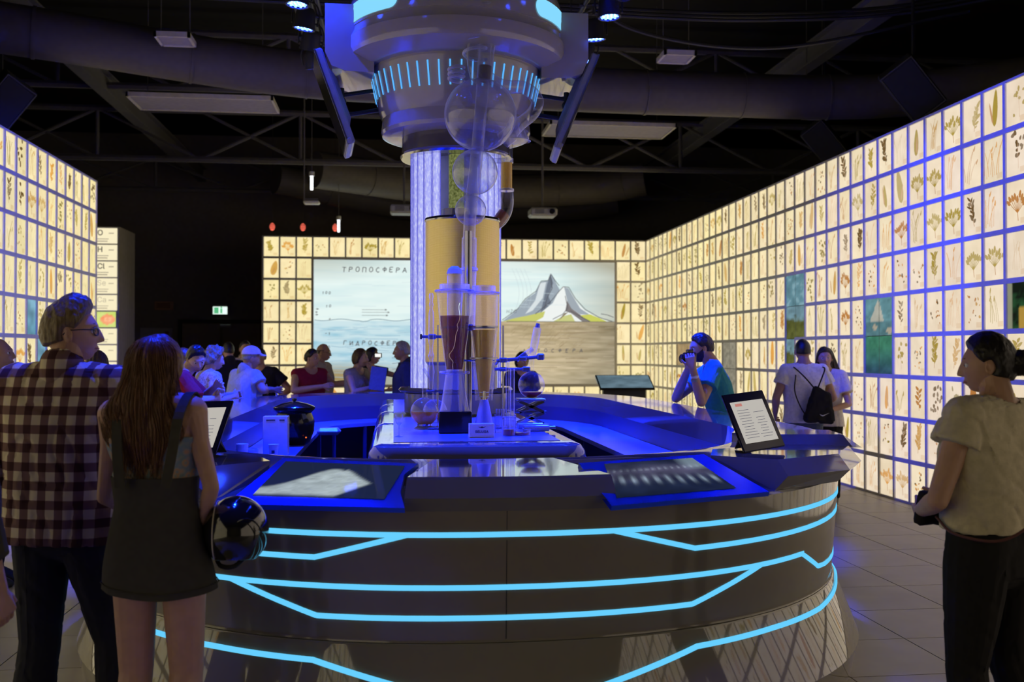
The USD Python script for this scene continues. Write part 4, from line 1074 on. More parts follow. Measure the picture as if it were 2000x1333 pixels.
# menu tablets on the counter corners
def tablet(name, label, foot, yaw, lean, roll, W, Hh, lines, flag):
    """foot: middle of the lower edge; yaw: which way it faces (0 = towards -y, + to the right); lean: tipped back"""
    t = thing(name, label, 'tablet', foot)
    R = trimesh.transformations.rotation_matrix
    M = R(math.radians(yaw), (0, 0, 1)) @ R(math.radians(90 - lean), (1, 0, 0)) @ R(math.radians(roll), (0, 0, 1))
    n = M[:3, 2]; ex, ey = M[:3, 0], M[:3, 1]
    def at(m): m = m.copy(); m.apply_translation((0, Hh / 2 + .008, .006)); m.apply_transform(M); return m
    obj('case', at(box(0, 0, -.006, W, Hh, .014, .004)), black_gloss, t)
    m = .105 * W
    obj('display', at(box(0, -.01 * Hh, .0012, W - 2 * m, Hh - 3.1 * m, .002)), glow('tablet_page', (.50, .47, .43), 1.0), t, smooth=False)
    L = []; r = random.Random(lines)
    for i in range(lines):
        y = Hh / 2 - 2.9 * m - .012 - i * (Hh - 5.2 * m) / lines; wd = r.uniform(.22, .33) * W
        L.append(box(-.17 * W, y, .003, wd, .0022, .001))
        if i % 2 or i > 3: L.append(box(.18 * W, y - .002, .003, wd * r.uniform(.5, .9), .0022, .001))
    obj('text_lines', at(join(*L)), glow('tablet_ink', (.13, .13, .16), 1.0), t, smooth=False, kind='stuff')
    if flag: obj('red_badge', at(box(-.22 * W, Hh / 2 - 2.3 * m, .003, .16 * W, .014, .001)), glow('tablet_red', (.52, .20, .17), 1.0), t, smooth=False)
    c = M[:3, :3] @ np.array([0, Hh * .55, -.004]); bk = np.array([-n[0], -n[1], 0]); bk /= np.linalg.norm(bk); zf = 0
    f = bk * (abs(c[0] * bk[0] + c[1] * bk[1]) + .09)
    obj('prop', hull([c + ex * .05, c - ex * .05, c - ey * .03 + ex * .05, c - ey * .03 - ex * .05, f + ex * .05 + [0, 0, .002], f - ex * .05 + [0, 0, .002], f * .96 + ex * .05 + [0, 0, .008]]), black_matt, t)
tablet('menu_tablet', 'black framed tablet showing a menu, propped on the right corner block', (1.765, 4.63, 1.117), 20, 27, 5, .262, .30, 11, True)
tablet('menu_tablet', 'black framed tablet showing a page, propped on the left corner block', (-.90, 4.70, 1.116), -26, 34, 3, .225, .285, 9, False)
t = thing('display_board', 'dark board with a blurred blue picture on a post beyond the bar', 'display', (3.3, 14.2, 0))
obj('post', box(0, 0, .55, .62, .12, 1.1, .01), black_matt, t)
obj('board', move(box(0, 0, 0, .80, .40, .03, .005), (0, -.05, 1.16), (28, 0, 0)), black_gloss, t)
pv, pf, pc = [], [], []
for j in range(13):
    for i in range(19):
        u, v = i / 18, j / 12
        pv.append(((u - .5) * .76, (v - .5) * .36, .017)); nn = meshkit.fbm(np.array([u * 5, v * 5, 4.0]), 3); pc.append(tuple(np.array([.10, .16, .20]) * (.5 + 1.2 * nn)))
for j in range(12):
    for i in range(18):
        a = j * 19 + i; pf += [(a, a + 1, a + 20), (a, a + 20, a + 19)]
mm = move(trimesh.Trimesh(pv, pf, process=False), (0, -.05, 1.16), (28, 0, 0))
obj('picture', mm, screen_mat, t, color=np.array(pc))
# ============================================================ overhead and the dark end of the hall
# LED cans on two rails, each with its own blue lamp
can_body = black_matt
led_dot = glow('blue_led', (.10, .20, 1.0), 6.0)
CANS = []
for s, xr in ((-1, -.78), (1, 1.80)):
    t = thing('lamp_rail', ('left' if s < 0 else 'right') + ' black truss rail carrying blue stage lamps', 'truss', (xr, 7.1, 4.72))
    obj('chord', rod((-.10, -3.3, 0), (-.10, 3.3, 0), .022), black_matt, t); obj('chord', rod((.10, -3.3, 0), (.10, 3.3, 0), .022), black_matt, t); obj('chord', rod((0, -3.3, .17), (0, 3.3, .17), .022), black_matt, t)
    ys = np.linspace(-3.3, 3.3, 17)
    obj('lacing', join(*[rod((-.10 if i % 2 else .10, a, 0), (.10 if i % 2 else -.10, b, 0), .009, 6) for i, (a, b) in enumerate(zip(ys[:-1], ys[1:]))], *[rod((-.10, a, 0), (0, (a + b) / 2, .17), .009, 6) for a, b in zip(ys[:-1], ys[1:])]), black_matt, t, kind='stuff')
    for y in (-3, 3): obj('hanger', rod((0, y, .17), (0, y, 2.4), .008, 6), black_matt, t)
can0 = None
def make_can(label):
    t = thing('stage_lamp', label, 'stage lamp', group='blue stage lamps on the rails')
    obj('housing', lathe([(0, .17), (.06, .17), (.085, .13), (.092, .02), (.098, .0), (.098, -.012), (.085, -.012), (.085, .0), (0, .0)], 24), can_body, t)
    obj('yoke', join(tube(bez([(-.11, 0, .03), (-.115, 0, .14), (-.06, 0, .22), (.06, 0, .22), (.115, 0, .14), (.11, 0, .03)], 20), .008, 6), rod((0, 0, .21), (0, 0, .31), .012, 8), rod((-.125, 0, .30), (.125, 0, .30), .014, 8)), can_body, t)
    dots = []
    for k, (n, r) in enumerate(((1, 0), (6, .035), (10, .068))):
        for i in range(n):
            a = 2 * math.pi * i / n + .3 * k
            dots.append(lathe([(0, -.008), (.009, -.007), (.012, -.002), (0, -.002)], 8, (r * math.cos(a), r * math.sin(a), 0)))
    obj('led_cluster', join(*dots), led_dot, t, smooth=False)
    return t
ysn = [4.15, 4.75, 5.35, 5.95, 6.5, 7.05, 7.65, 8.26, 8.87, 9.48, 10.1]
ORD = ['first', 'second', 'third', 'fourth', 'fifth', 'sixth', 'seventh', 'eighth', 'ninth', 'tenth', 'eleventh']
lamp_n = 0
for s, xr in ((-1, -.78), (1, 1.80)):
    for i, y in enumerate(ysn):
        side = 'left' if s < 0 else 'right'
        lab = f'blue LED stage lamp, {ORD[len(ysn) - 1 - i]} from the far end of the {side} rail'
        pos = np.array([xr, y, 4.42])
        aim, cone, pw = [((X0 + s * .75, 4.15, 1.05), 15, .07), ((-1.0, 3.6, 1.55) if s < 0 else (1.9, 4.2, 1.2), 19 if s < 0 else 13, .42 if s < 0 else .12), ((xr - s * .1, 5.4, 1.1), 14, .25), ((X0, 5.9, 1.1), 22, .8), ((xr - s * .0, 6.3, 1.1), 15, 1.2),
                         ((X0 + s * .6, 7.3, 3.5), 20, .08) if s < 0 else ((XR, 8.7, 2.6), 23, .28), ((XL, 12.5, 2.2) if s < 0 else (XR, 10.6, 2.2), 23, .38), ((xr + s * .2, 8.2, 1.1), 22, 1), ((xr + s * (.5 if s < 0 else .25), 9.2, 1.2), 24, 1.1), ((-1.3, 10.5, 1.35), 22, .35) if s < 0 else ((X0 + s * .2, 9.6, 1.1), 24, 1), ((X0 + s * .9, 11.0, 1.1), 20, .35)][i]
        dz_ = max(.9, pos[2] - aim[2]); tiltx = math.degrees(math.atan2(aim[1] - y, dz_)); tilty = math.degrees(math.atan2(aim[0] - xr, dz_))
        tiltx, tilty = (float(np.clip(q, -62, 62)) for q in (tiltx, tilty))
        if can0 is None:
            can0 = make_can(lab); o = can0; xf = UsdGeom.Xformable(o); xf.ClearXformOpOrder(); xf.AddTranslateOp(UsdGeom.XformOp.PrecisionDouble, 'pos').Set(Gf.Vec3d(*pos)); xf.AddRotateXYZOp().Set(Gf.Vec3f(tiltx, -tilty, 0))
        else:
            o = thing('stage_lamp', lab, 'stage lamp', group='blue stage lamps on the rails')
            o.GetReferences().AddInternalReference(can0.GetPath()); o.SetInstanceable(True)
            xf = UsdGeom.Xformable(o); xf.ClearXformOpOrder(); xf.AddTranslateOp(UsdGeom.XformOp.PrecisionDouble, 'pos').Set(Gf.Vec3d(*pos)); xf.AddRotateXYZOp().Set(Gf.Vec3f(tiltx, -tilty, 0))
        d = np.subtract(aim, pos); d /= np.linalg.norm(d)
        spot(f'/World/Lights/blue_lamp_{lamp_n:03d}', pos + d * .03, aim, BLUE, CAN_POWER * pw, cone, .45)
        lamp_n += 1

# hanging screens by the hood
def hang(label, a, b, out):
    a, b = np.array(a, float), np.array(b, float)          # top and bottom edge centres of the screen's outer face
    o = (a + b) / 2; t = thing('hanging_screen', label, 'screen', o)
    d = (b - a); L = np.linalg.norm(d); d /= L
    ey = np.array([.10 * out, 1, 0]); ey -= d * np.dot(ey, d); ey /= np.linalg.norm(ey)
    n = np.cross(ey, d) ; n *= np.sign(n[0] * out)
    M = np.eye(4); M[:3, 0], M[:3, 1], M[:3, 2] = d, ey, n
    if np.linalg.det(M[:3, :3]) < 0: M[:3, 1] *= -1
    def at(m): m = m.copy(); m.apply_transform(M); return m
    obj('case', at(box(0, 0, -.03, L, .46, .06, .012)), pbr('screen_case', (.26, .29, .38), rough=.25, coat=.4), t)  # black case; the blue light falling on it is put into the colour
    obj('face', at(box(0, 0, .001, L * .94, .43, .003)), black_gloss, t)
    obj('edge_trim', at(join(box(0, .231, -.006, L, .004, .012), box(0, -.231, -.006, L, .004, .012), box(L / 2, 0, -.006, .004, .46, .012))), steel, t)
    obj('back_shell', at(hull([(x * L * .40, y * .19, -.035) for x in (-1, 1) for y in (-1, 1)] + [(x * L * .22, y * .12, -.10) for x in (-1, 1) for y in (-1, 1)])), pbr('shell_blue_lit', (.2, .22, .3), rough=.25, coat=.3), t)  # blue light on the back shell, put into its colour as well
    obj('foot_edge', at(box(L * .47, 0, -.02, L * .07, .47, .045, .008)), pbr('edge_silver', (.3, .3, .32), rough=.35), t)
    hub = np.array([CX + out * .55, CY + .05, 3.42]) - o
    for dz in (.05, -.10):
        obj('arm', rod(-n * .08 + np.array([0, 0, dz]), hub + np.array([0, 0, dz + .08]), .016), black_matt, t)
    obj('arm_joint', join(move(trimesh.creation.icosphere(2, .035), tuple(-n * .09)), rod(-n * .09 + np.array([0, 0, -.14]), -n * .09 + np.array([0, 0, .10]), .02)), black_matt, t)
hang('flat screen hung left of the hood on a black arm, seen edge on', (-.585, 7.42, 3.73), (-.345, 7.42, 3.06), -1)
hang('flat screen hung right of the hood on a black arm, seen edge on', (1.515, 7.42, 3.76), (1.225, 7.42, 3.06), 1)

# ducts, trusses, lighting panels and cables up in the dark
duct_m = pbr('black_duct', (.12, .105, .09), rough=.55, spec=.4)
truss_m = pbr('black_steelwork', (.15, .14, .135), rough=.6, spec=.3)
def duct(label, pts, r):
    P = bez(pts, 40); t = thing('air_duct', label, 'duct', P[0])
    obj('pipe', tube(P - P[0], r, 24), duct_m, t)
    bands = []
    for k in range(4, len(P) - 1, 6):
        bands.append(tube([P[k] - P[0], P[k] - P[0] + (P[k + 1] - P[k]) * .12], r + .012, 24))
    for b in bands: obj('band', b, duct_m, t)
duct('thick black air duct crossing left under the ceiling', [(-9, 10.6, 5.25), (-5, 11.8, 5.3), (-1.5, 12.8, 5.12), (.6, 13, 5.08)], .29)
duct('thick black air duct crossing right under the ceiling', [(.8, 13, 5.08), (4, 13, 5.05), (6.5, 12.6, 5.0), (9, 11.2, 5.1)], .29)
duct('curved black duct above the right end of the screen', [(-1.5, 19.5, 5.1), (1.6, 21.3, 5.05), (4.2, 21.6, 5.2), (5.4, 21.2, 5.35)], .36)
duct('lower black duct over the back wall', [(-2.5, 21.8, 5.3), (.8, 23.6, 4.95), (4, 24.2, 5.1), (5.4, 23.8, 5.25)], .32)
def truss(label, a, b, h):
    a, b = np.array(a, float), np.array(b, float); t = thing('roof_truss', label, 'truss', a); d = b - a; n = 11
    for z in (0, h): obj('chord', tube([(0, 0, z), d + [0, 0, z]], .06, 6), truss_m, t)
    for i in range(n):
        p, q = d * i / n, d * (i + 1) / n
        obj('web', rod(p, q + [0, 0, h] if i % 2 else (p + [0, 0, h]), .035, 6), truss_m, t)
        obj('web', rod(p + [0, 0, h], q, .03, 6), truss_m, t)
for y, z, lab in ((19.0, 5.15, 'steel roof truss before the back wall'), (16.8, 5.9, 'steel roof truss above the light panels'), (23.5, 5.3, 'farthest steel roof truss')):
    truss(lab, (-9, y, z), (11, y, z), .9 if y < 20 else .7)
for x, lab in ((-4.6, 'roof beam running back on the left'), (6.0, 'roof beam running back on the right')):
    t = thing('roof_beam', lab, 'beam', (x, 16, 5.9)); obj('web', box(0, 0, 0, .03, 18, .3), truss_m, t); obj('chord', box(0, 0, .15, .2, 18, .03), truss_m, t); obj('chord', box(0, 0, -.15, .2, 18, .03), truss_m, t)
off_panel = pbr('unlit_diffuser', (.33, .30, .36), rough=.6)
def light_panel(label, cx, cy, cz, sx, sy):
    t = thing('ceiling_panel', label, 'ceiling light', (cx, cy, cz))
    obj('diffuser', box(0, 0, 0, sx - .06, sy - .06, .03), off_panel, t)
    obj('frame', join(box(-sx / 2 + .015, 0, 0, .03, sy, .06), box(sx / 2 - .015, 0, 0, .03, sy, .06), box(0, sy / 2 - .015, 0, sx, .03, .06), box(0, -sy / 2 + .015, 0, sx, .03, .06)), pbr('panel_frame_cream', (.62, .58, .48), rough=.5), t)
    for s in (-1, 1): obj('hanging_wire', rod((s * sx * .4, 0, .03), (s * sx * .4, 0, 7.1 - cz), .006, 5), truss_m, t)
light_panel('long unlit ceiling panel left of the hood', -2.58, 14.2, 5.03, 1.92, .8)
light_panel('long unlit ceiling panel right of the hood', 3.35, 15.5, 5.1, 1.98, .9)
light_panel('small square ceiling panel high on the left', -2.5, 11.9, 5.2, .40, .40)
light_panel('small square ceiling panel high on the right', 3.42, 11.9, 5.2, .40, .40)
light_panel('tiny ceiling panel over the right wall', 6.1, 14.0, 5.05, .3, .3)
for i, (p, lab) in enumerate(((((-9, 11.0, 5.55), (-2, 11.2, 5.45), (1, 11.3, 5.5), (4.2, 11.2, 5.45), (6.5, 10.4, 5.5), (9.5, 8.4, 6.0)), 'bundle of cables strung across the ceiling'),
                              (((1.9, 9.0, 5.9), (1.95, 9.6, 5.2), (2.5, 10.2, 4.95), (4.2, 10.6, 4.95), (6.2, 10.2, 5.3)), 'blue-lit cable drooping from the right lamp rail'))):
    t = thing('cable_run', lab, 'cable', p[0])
    for k in range(3 if i == 0 else 1):
        obj('cable', tube(bez(np.array(p) - np.array(p[0]) + np.array([0, .05 * k, .06 * k]), 40), .02, 6), black_matt, t)
def speaker(label, pos, rz, tilt, s=1.0, roll=0):
    t = thing('loudspeaker', label, 'loudspeaker', pos, rz)
    obj('cabinet', move(box(0, 0, 0, .36 * s, .32 * s, .56 * s, .02), (0, 0, 0), (tilt, roll, 0)), black_matt, t)
    obj('grille', move(box(0, -.163 * s, 0, .31 * s, .012, .50 * s, .004), (0, 0, 0), (tilt, roll, 0)), pbr('speaker_grille', (.035, .035, .035), rough=.7), t)
    obj('grille_edge', move(join(box(-.165 * s, -.165 * s, 0, .012, .012, .54 * s), box(.165 * s, -.165 * s, 0, .012, .012, .54 * s), box(0, -.165 * s, -.265 * s, .34 * s, .012, .012), box(0, -.165 * s, .265 * s, .34 * s, .012, .012)), (0, 0, 0), (tilt, roll, 0)), pbr('grille_edge', (.12, .115, .08), rough=.5), t)
    obj('bracket', rod((0, .1, .2), (0, .1, 7.0 - pos[2]), .02, 6), black_matt, t)
speaker('black loudspeaker tilted high over the near right wall', (5.7, 10.5, 4.52), -38, 24, 1.15, -34)
speaker('black loudspeaker tilted over the middle of the right wall', (6.5, 14.6, 4.82), -40, 26, 1.1, -34)
speaker('black loudspeaker tilted over the left wall', (-4.55, 12.4, 4.55), 40, 26, 1.1, 30)
def projector(label, pos):
    t = thing('projector', label, 'projector', pos)
    obj('case', box(0, 0, 0, .48, .40, .15, .03), pbr('projector_grey', (.42, .42, .40), rough=.5), t)
    obj('vent', join(*[box(-.08 + .0, -.201, -.03 + .02 * i, .16, .006, .008) for i in range(4)]), black_matt, t)
    obj('lens', move(lathe([(0, 0), (.045, 0), (.05, .03), (.04, .04), (0, .04)], 20), (.14, -.20, 0), (90, 0, 0)), black_gloss, t)
    obj('mount', rod((0, 0, .07), (0, 0, 7.1 - pos[2]), .02, 8), truss_m, t)
projector('grey projector hanging right of the column', (2.62, 17.6, 4.07 + .0))
projector('grey projector half hidden left of the column', (.18, 17.6, 4.08))
t = thing('wireless_box', 'pale wireless box hanging on a rod left of the column', 'network device', (-1.32, 16.5, 4.02))
obj('case', box(0, 0, 0, .26, .2, .05, .02), white_pl, t); obj('bracket', join(rod((-.12, 0, .0), (-.12, 0, 3.12), .012, 6), rod((-.13, 0, .06), (.1, 0, .06), .012, 6)), truss_m, t)
tube_glow = glow('white_tube_light', (.95, .98, 1.0), 2.2)
for pos, lab in (((-1.36, 17.0, 4.30), 'short vertical white tube light hanging left of the hood'), ((-1.05, 19.5, 3.90), 'short vertical white tube light just above the back wall')):
    t = thing('tube_light', lab, 'tube light', pos)
    obj('tube', lathe([(0, 0), (.022, .005), (.025, .02), (.025, .24), (0, .24)], 12), tube_glow, t)
    obj('cap', lathe([(0, .24), (.045, .24), (.045, .31), (0, .31)], 12), white_pl, t)
    obj('wire', rod((0, 0, .31), (0, 0, 7.1 - pos[2]), .005, 5), truss_m, t)
red_glow = glow('red_lamp_lattice', (1.0, .16, .10), 1.1)
for i, x in enumerate((531, 591, 654)):
    lx = (x - 1000) / 1961.5
    Yp = 23.0; X_ = Yp * math.tan(math.atan(lx) + YAW)
    t = thing('red_lamp', 'small red lattice lamp above the back wall, the ' + ('left', 'middle', 'right')[i] + ' of three', 'lamp', (X_, Yp, 4.42))
    obj('shade', move(trimesh.creation.icosphere(2, .075), (0, 0, 0)).apply_scale((.8, .8, 1.15)), red_glow, t)
    obj('lattice', join(*[lathe([(r, z), (r + .006, z), (r + .006, z + .012), (r, z + .012)], 14, closed=True) for z, r in ((-.05, .048), (-.015, .06), (.02, .06), (.05, .046))]), black_matt, t)
    obj('cord', rod((0, 0, .06), (0, 0, 2.70), .005, 5), truss_m, t)

# element cabinet: the lit end of a wall at the far left
EX0, EX1, EYF = -6.30, -5.78, 20.9
def elx(px): return EYF * math.tan(math.atan((px - 1000) / 1961.5) + YAW)
EX0, EX1 = elx(181), elx(230)
EZ = 4.12
t = thing('element_wall', 'lit end of a wall carrying large chemical element cards', 'display wall', ((EX0 + EX1) / 2, EYF, 0))
obj('carcass', box(.0, .62, EZ / 2, EX1 - EX0 + .04, 1.2, EZ, .0), pbr('wall_end_grey', (.6, .56, .5), rough=.6), t, smooth=False)
obj('card_frame', box(.02, -.0, EZ / 2, EX1 - EX0, .05, EZ - .02), frame_paint, t, smooth=False)
card_m = glow('element_card', (.96, .86, .58), 1.0); card_ink = glow('element_ink', (.10, .085, .06), 1.0); card_grey = glow('element_grey_ink', (.55, .48, .33), 1.0)
els = ['O', 'H', 'Cl', 'Se', 'Ca', None, 'Si', 'I', 'P', 'K', 'Na', 'Mg']
cw, chh = EX1 - EX0 - .07, .305
for i, e in enumerate(els):
    z = EZ - .03 - .335 * i - .16
    if e is None:
        vs, cs, fs = [], [], []
        for j in range(13):
            for k in range(17):
                u, v = k / 16, j / 12; r_ = math.hypot(u - .62, v - .5)
                c = np.array([.95, .22, .06]) if r_ < .34 else np.array([.55, .72, .10])
                c = lerp(c, (1, .9, .6), .45 * meshkit.noise(np.array([u * 5, v * 5, 3.3]))); 
                if .1 < r_ < .16: c = (1, .55, .3)
                vs.append(((u - .5) * cw, -.032, z + (v - .5) * chh)); cs.append(tuple(c))
        for j in range(12):
            for k in range(16):
                a = j * 17 + k; fs += [(a, a + 1, a + 18), (a, a + 18, a + 17)]
        obj('picture_card', (np.array(vs), np.array(fs)), screen_mat, t, color=np.array(cs), label='card with a red fruit on green')
        continue
    cd = obj('card', box(.02, -.03, z, cw, .012, chh), card_m, t, smooth=False)
    tm = meshkit.text_mesh(e, .105, .002, i < 3); tm.apply_transform(trimesh.transformations.rotation_matrix(math.pi / 2, (1, 0, 0))); tm.apply_translation((-cw / 2 + .05, -.037, z + .01))
    obj('symbol', tm, card_ink if i < 3 else card_grey, cd, smooth=False)
    obj('small_print', join(box(-cw / 2 + .16, -.037, z - .065, .22, .002, .016), box(-cw / 2 + .15, -.037, z - .11, .2, .002, .022), box(cw / 2 - .09, -.037, z + .05, .1, .002, .02)), card_grey if i >= 3 else glow('element_mid_ink', (.42, .36, .25), 1.0), cd, smooth=False)

# the dark end wall: exit light, notices, double door
FW = 26.08
def fx(px): return FW * math.tan(math.atan((px - 1000) / 1961.5) + YAW)
def fz(py): return 1.587 + (689.6 - py) / 1961.5 * FW * .994
t = thing('exit_light', 'lit green and white exit light on the dark end wall', 'exit sign', (fx(431), FW - .06, fz(608)))
obj('case', box(0, 0, .02, .38, .10, .26, .01), pbr('exit_case', (.3, .28, .25), rough=.5), t)
obj('lit_face', box(0, -.052, -.01, .35, .01, .19), glow('exit_white', (.80, 1.0, .90), 1.1), t, smooth=False)
obj('pictogram', join(box(-.09, -.059, -.01, .11, .004, .15), box(.03, -.059, -.02, .05, .004, .12), move(lathe([(0, 0), (.022, 0), (.022, .004), (0, .004)], 12), (.03, -.057, .065), (90, 0, 0))), glow('exit_green', (.10, .50, .22), 1.0), t, smooth=False)
t = thing('wall_notice', 'dim brown notice board with red print on the end wall', 'notice', (fx(320), FW, fz(600)))
obj('board', box(0, 0, 0, .46, .03, .22, .004), pbr('notice_brown', (.6, .34, .2), rough=.6), t)
obj('print', join(*[box(-.02, -.017, .06 - .035 * i, .34, .003, .014) for i in range(4)]), pbr('notice_red', (.10, .02, .015), rough=.6), t)
t = thing('wall_notice', 'small pale switch plate on the end wall right of the exit light', 'switch', (fx(497), FW, fz(604)))
obj('plate', box(0, 0, 0, .09, .03, .16, .004), pbr('plate_buff', (.30, .25, .19), rough=.6), t)
t = thing('wall_notice', 'pale safety poster with a red symbol beside the door', 'poster', (fx(305), FW, fz(660)))
obj('sheet', box(0, 0, 0, .78, .03, .46, .004), pbr('poster_grey', (.5, .48, .45), rough=.6), t)
obj('symbol', join(box(.26, -.017, .10, .10, .003, .10), box(.26, -.017, -.09, .10, .003, .14)), pbr('poster_red', (.28, .05, .04), rough=.6), t)
dd = thing('door_1', 'dark brown double door in the end wall', kind='structure', loc=((fx(355) + fx(510)) / 2, FW, 0))
dw = fx(510) - fx(355); dh = fz(632)
door_m = pbr('door_brown', (.34, .26, .17), rough=.5)
for s in (-1, 1): obj('leaf', box(s * dw / 4, -.03, dh / 2, dw / 2 - .03, .05, dh - .04, .006), door_m, dd)
obj('frame', join(box(0, -.02, dh + .04, dw + .16, .09, .08), box(-dw / 2 - .04, -.02, dh / 2, .08, .09, dh), box(dw / 2 + .04, -.02, dh / 2, .08, .09, dh)), pbr('door_frame', (.03, .026, .022), rough=.5), dd, smooth=False)
obj('door_closer', box(.12, -.08, dh - .08, .3, .06, .07, .008), steel, dd)
# ============================================================ people
def ball(p, r, n=14):
    return Manifold.sphere(float(r), n).translate([float(q) for q in p])
def bone(*jr, n=14):
    """hull of spheres: (point, radius) pairs"""
    return Manifold.batch_hull([ball(p, r, n) for p, r in jr])
def ell(p, rx, ry, rz, n=18):
    return Manifold.sphere(1.0, n).scale([float(rx), float(ry), float(rz)]).translate([float(q) for q in p])
def disc_cone(a, b, ra, rb, n=16):
    """flat-ended cone from a to b: a sleeve or a trouser leg with a clean cuff"""
    a, b = np.asarray(a, float), np.asarray(b, float); d = b - a; L = np.linalg.norm(d); u, v, w = frame_along(d)
    c = Manifold.cylinder(float(L), float(ra), float(rb), n)
    M = np.column_stack([u, v, w, a])
    if np.linalg.det(M[:, :3]) < 0: M[:, 1] *= -1
    return c.transform(M)
def union(L): return Manifold.batch_boolean(L, m3.OpType.Add)
def to_mesh(man, edge, smooth=8):
    man = man.refine_to_length(float(edge)) if edge else man
    q = man.to_mesh(); m = trimesh.Trimesh(q.vert_properties[:, :3], q.tri_verts, process=False)
    if smooth: trimesh.smoothing.filter_taubin(m, lamb=.5, nu=.52, iterations=smooth)
    return m
def folds(m, amp, fx=9, fz=5, seed=0):
    """cloth folds pushed along the normals"""
    v = np.array(m.vertices); n = np.array(m.vertex_normals)
    q = np.stack([v[:, 0] * fx, v[:, 1] * fx, v[:, 2] * fz + v[:, 0] * 3], -1)
    f = meshkit.fbm(q, 3, seed) - .5; r = np.abs(meshkit.noise(q * 1.7, seed + 9) - .5)
    m.vertices = v + n * (f * amp * 1.6 - (r < .06) * amp * .5)[:, None]
    return m
def rotz(p, a): c, s = math.cos(a), math.sin(a); return np.array([p[0] * c - p[1] * s, p[0] * s + p[1] * c, p[2]])

skin_m = {}
def skin(tone):
    tones = {'fair': (.56, .36, .26), 'mid': (.46, .27, .18), 'tan': (.36, .20, .125)}
    return pbr('skin_' + tone, tones[tone], rough=.5, spec=.4, grain=.06, scale=30, subsurface_weight=.0)
def hairm(name, c): return mat('hair_' + name, {'tc': ('texture_coordinate', {}), 'mp': ('mapping', {'scale': (1, 1, .12)}), 'n': ('noise_texture', {'scale': 160.0, 'detail': 3.0}), 'r': ('rgb_ramp', {'ramp': [(.3, tuple(np.multiply(c, .55))), (.7, tuple(np.minimum(np.multiply(c, 1.35), 1)))]}), 'b': ('bump', {'strength': .5, 'distance': .004}), 'p': ('principled_bsdf', {'roughness': .42, 'specular_ior_level': .4})},
                                [('tc.object', 'mp.vector'), ('mp.vector', 'n.vector'), ('n.fac', 'r.fac'), ('r.color', 'p.base_color'), ('n.fac', 'b.height'), ('b.normal', 'p.normal')], 'p.BSDF')
HAIR = dict(black=(.012, .010, .009), dark=(.03, .02, .014), brown=(.075, .042, .02), auburn=(.15, .066, .026), sand=(.15, .105, .05), blonde=(.26, .18, .09), grey=(.30, .29, .28))
eye_w, eye_d, lip_m = pbr('eye_white', (.6, .58, .55), rough=.2), pbr('eye_dark', (.02, .015, .012), rough=.1), pbr('lip_red', (.36, .13, .11), rough=.4)

def head_field(d):
    """face-shaped radius along the unit directions d (x right, y forward, z up); head 0.23 high, eyes at z = 0"""
    x, y, z = d.T
    p = d * np.array([.074, .096, .116])
    low = np.clip(-z, 0, 1)
    p[:, 0] *= 1 - .30 * low ** 2.0
    back = np.clip(-y, 0, 1) * low
    p[:, 1] += .045 * back * low                        # the skull's underside draws in to the nape
    p[:, 1] += .020 * np.clip(y, 0, 1) * np.clip(-z - .30, 0, .6) / .6          # jaw forward
    fr = np.clip(y, 0, 1) ** 1.0
    p[:, 1] -= .010 * fr * np.exp(-((p[:, 2] - .075) / .03) ** 2)
    X, Z = p[:, 0], p[:, 2]
    g = lambda a, s: np.exp(-(a / s) ** 2)
    f = (y > .2)
    up = np.clip((Z + .046) / .006, 0, 1) * np.clip((.018 - Z) / .05, 0, 1)
    p[:, 1] += f * .025 * up * g(X, .0085 + .005 * np.clip(-Z * 30, 0, 1))                 # nose
    p[:, 1] += f * .006 * g(Z - .022, .011) * g(np.abs(X) - .028, .022)                   # brow
    p[:, 1] -= f * .011 * g(Z - .001, .012) * g(np.abs(X) - .031, .014)                   # eye sockets
    p[:, 1] += f * .006 * g(np.abs(X) - .040, .018) * g(Z + .030, .018)                   # cheeks
    p[:, 1] += f * .0075 * g(X, .020) * (g(Z + .0615, .0055) + g(Z + .0745, .006))        # lips
    p[:, 1] -= f * .003 * g(X, .022) * g(Z + .068, .0025)
    p[:, 1] += f * .010 * g(X, .020) * g(Z + .100, .014)                                   # chin
    return p
_ico = {}
def ico(n):
    if n not in _ico: _ico[n] = trimesh.creation.icosphere(n, 1.0)
    return _ico[n]
def head_mesh(sub):
    b = ico(sub); return trimesh.Trimesh(head_field(np.array(b.vertices)), np.array(b.faces), process=False)
def as_manifold(m): return Manifold(m3.Mesh(np.asarray(m.vertices, np.float32), np.asarray(m.faces, np.uint32)))

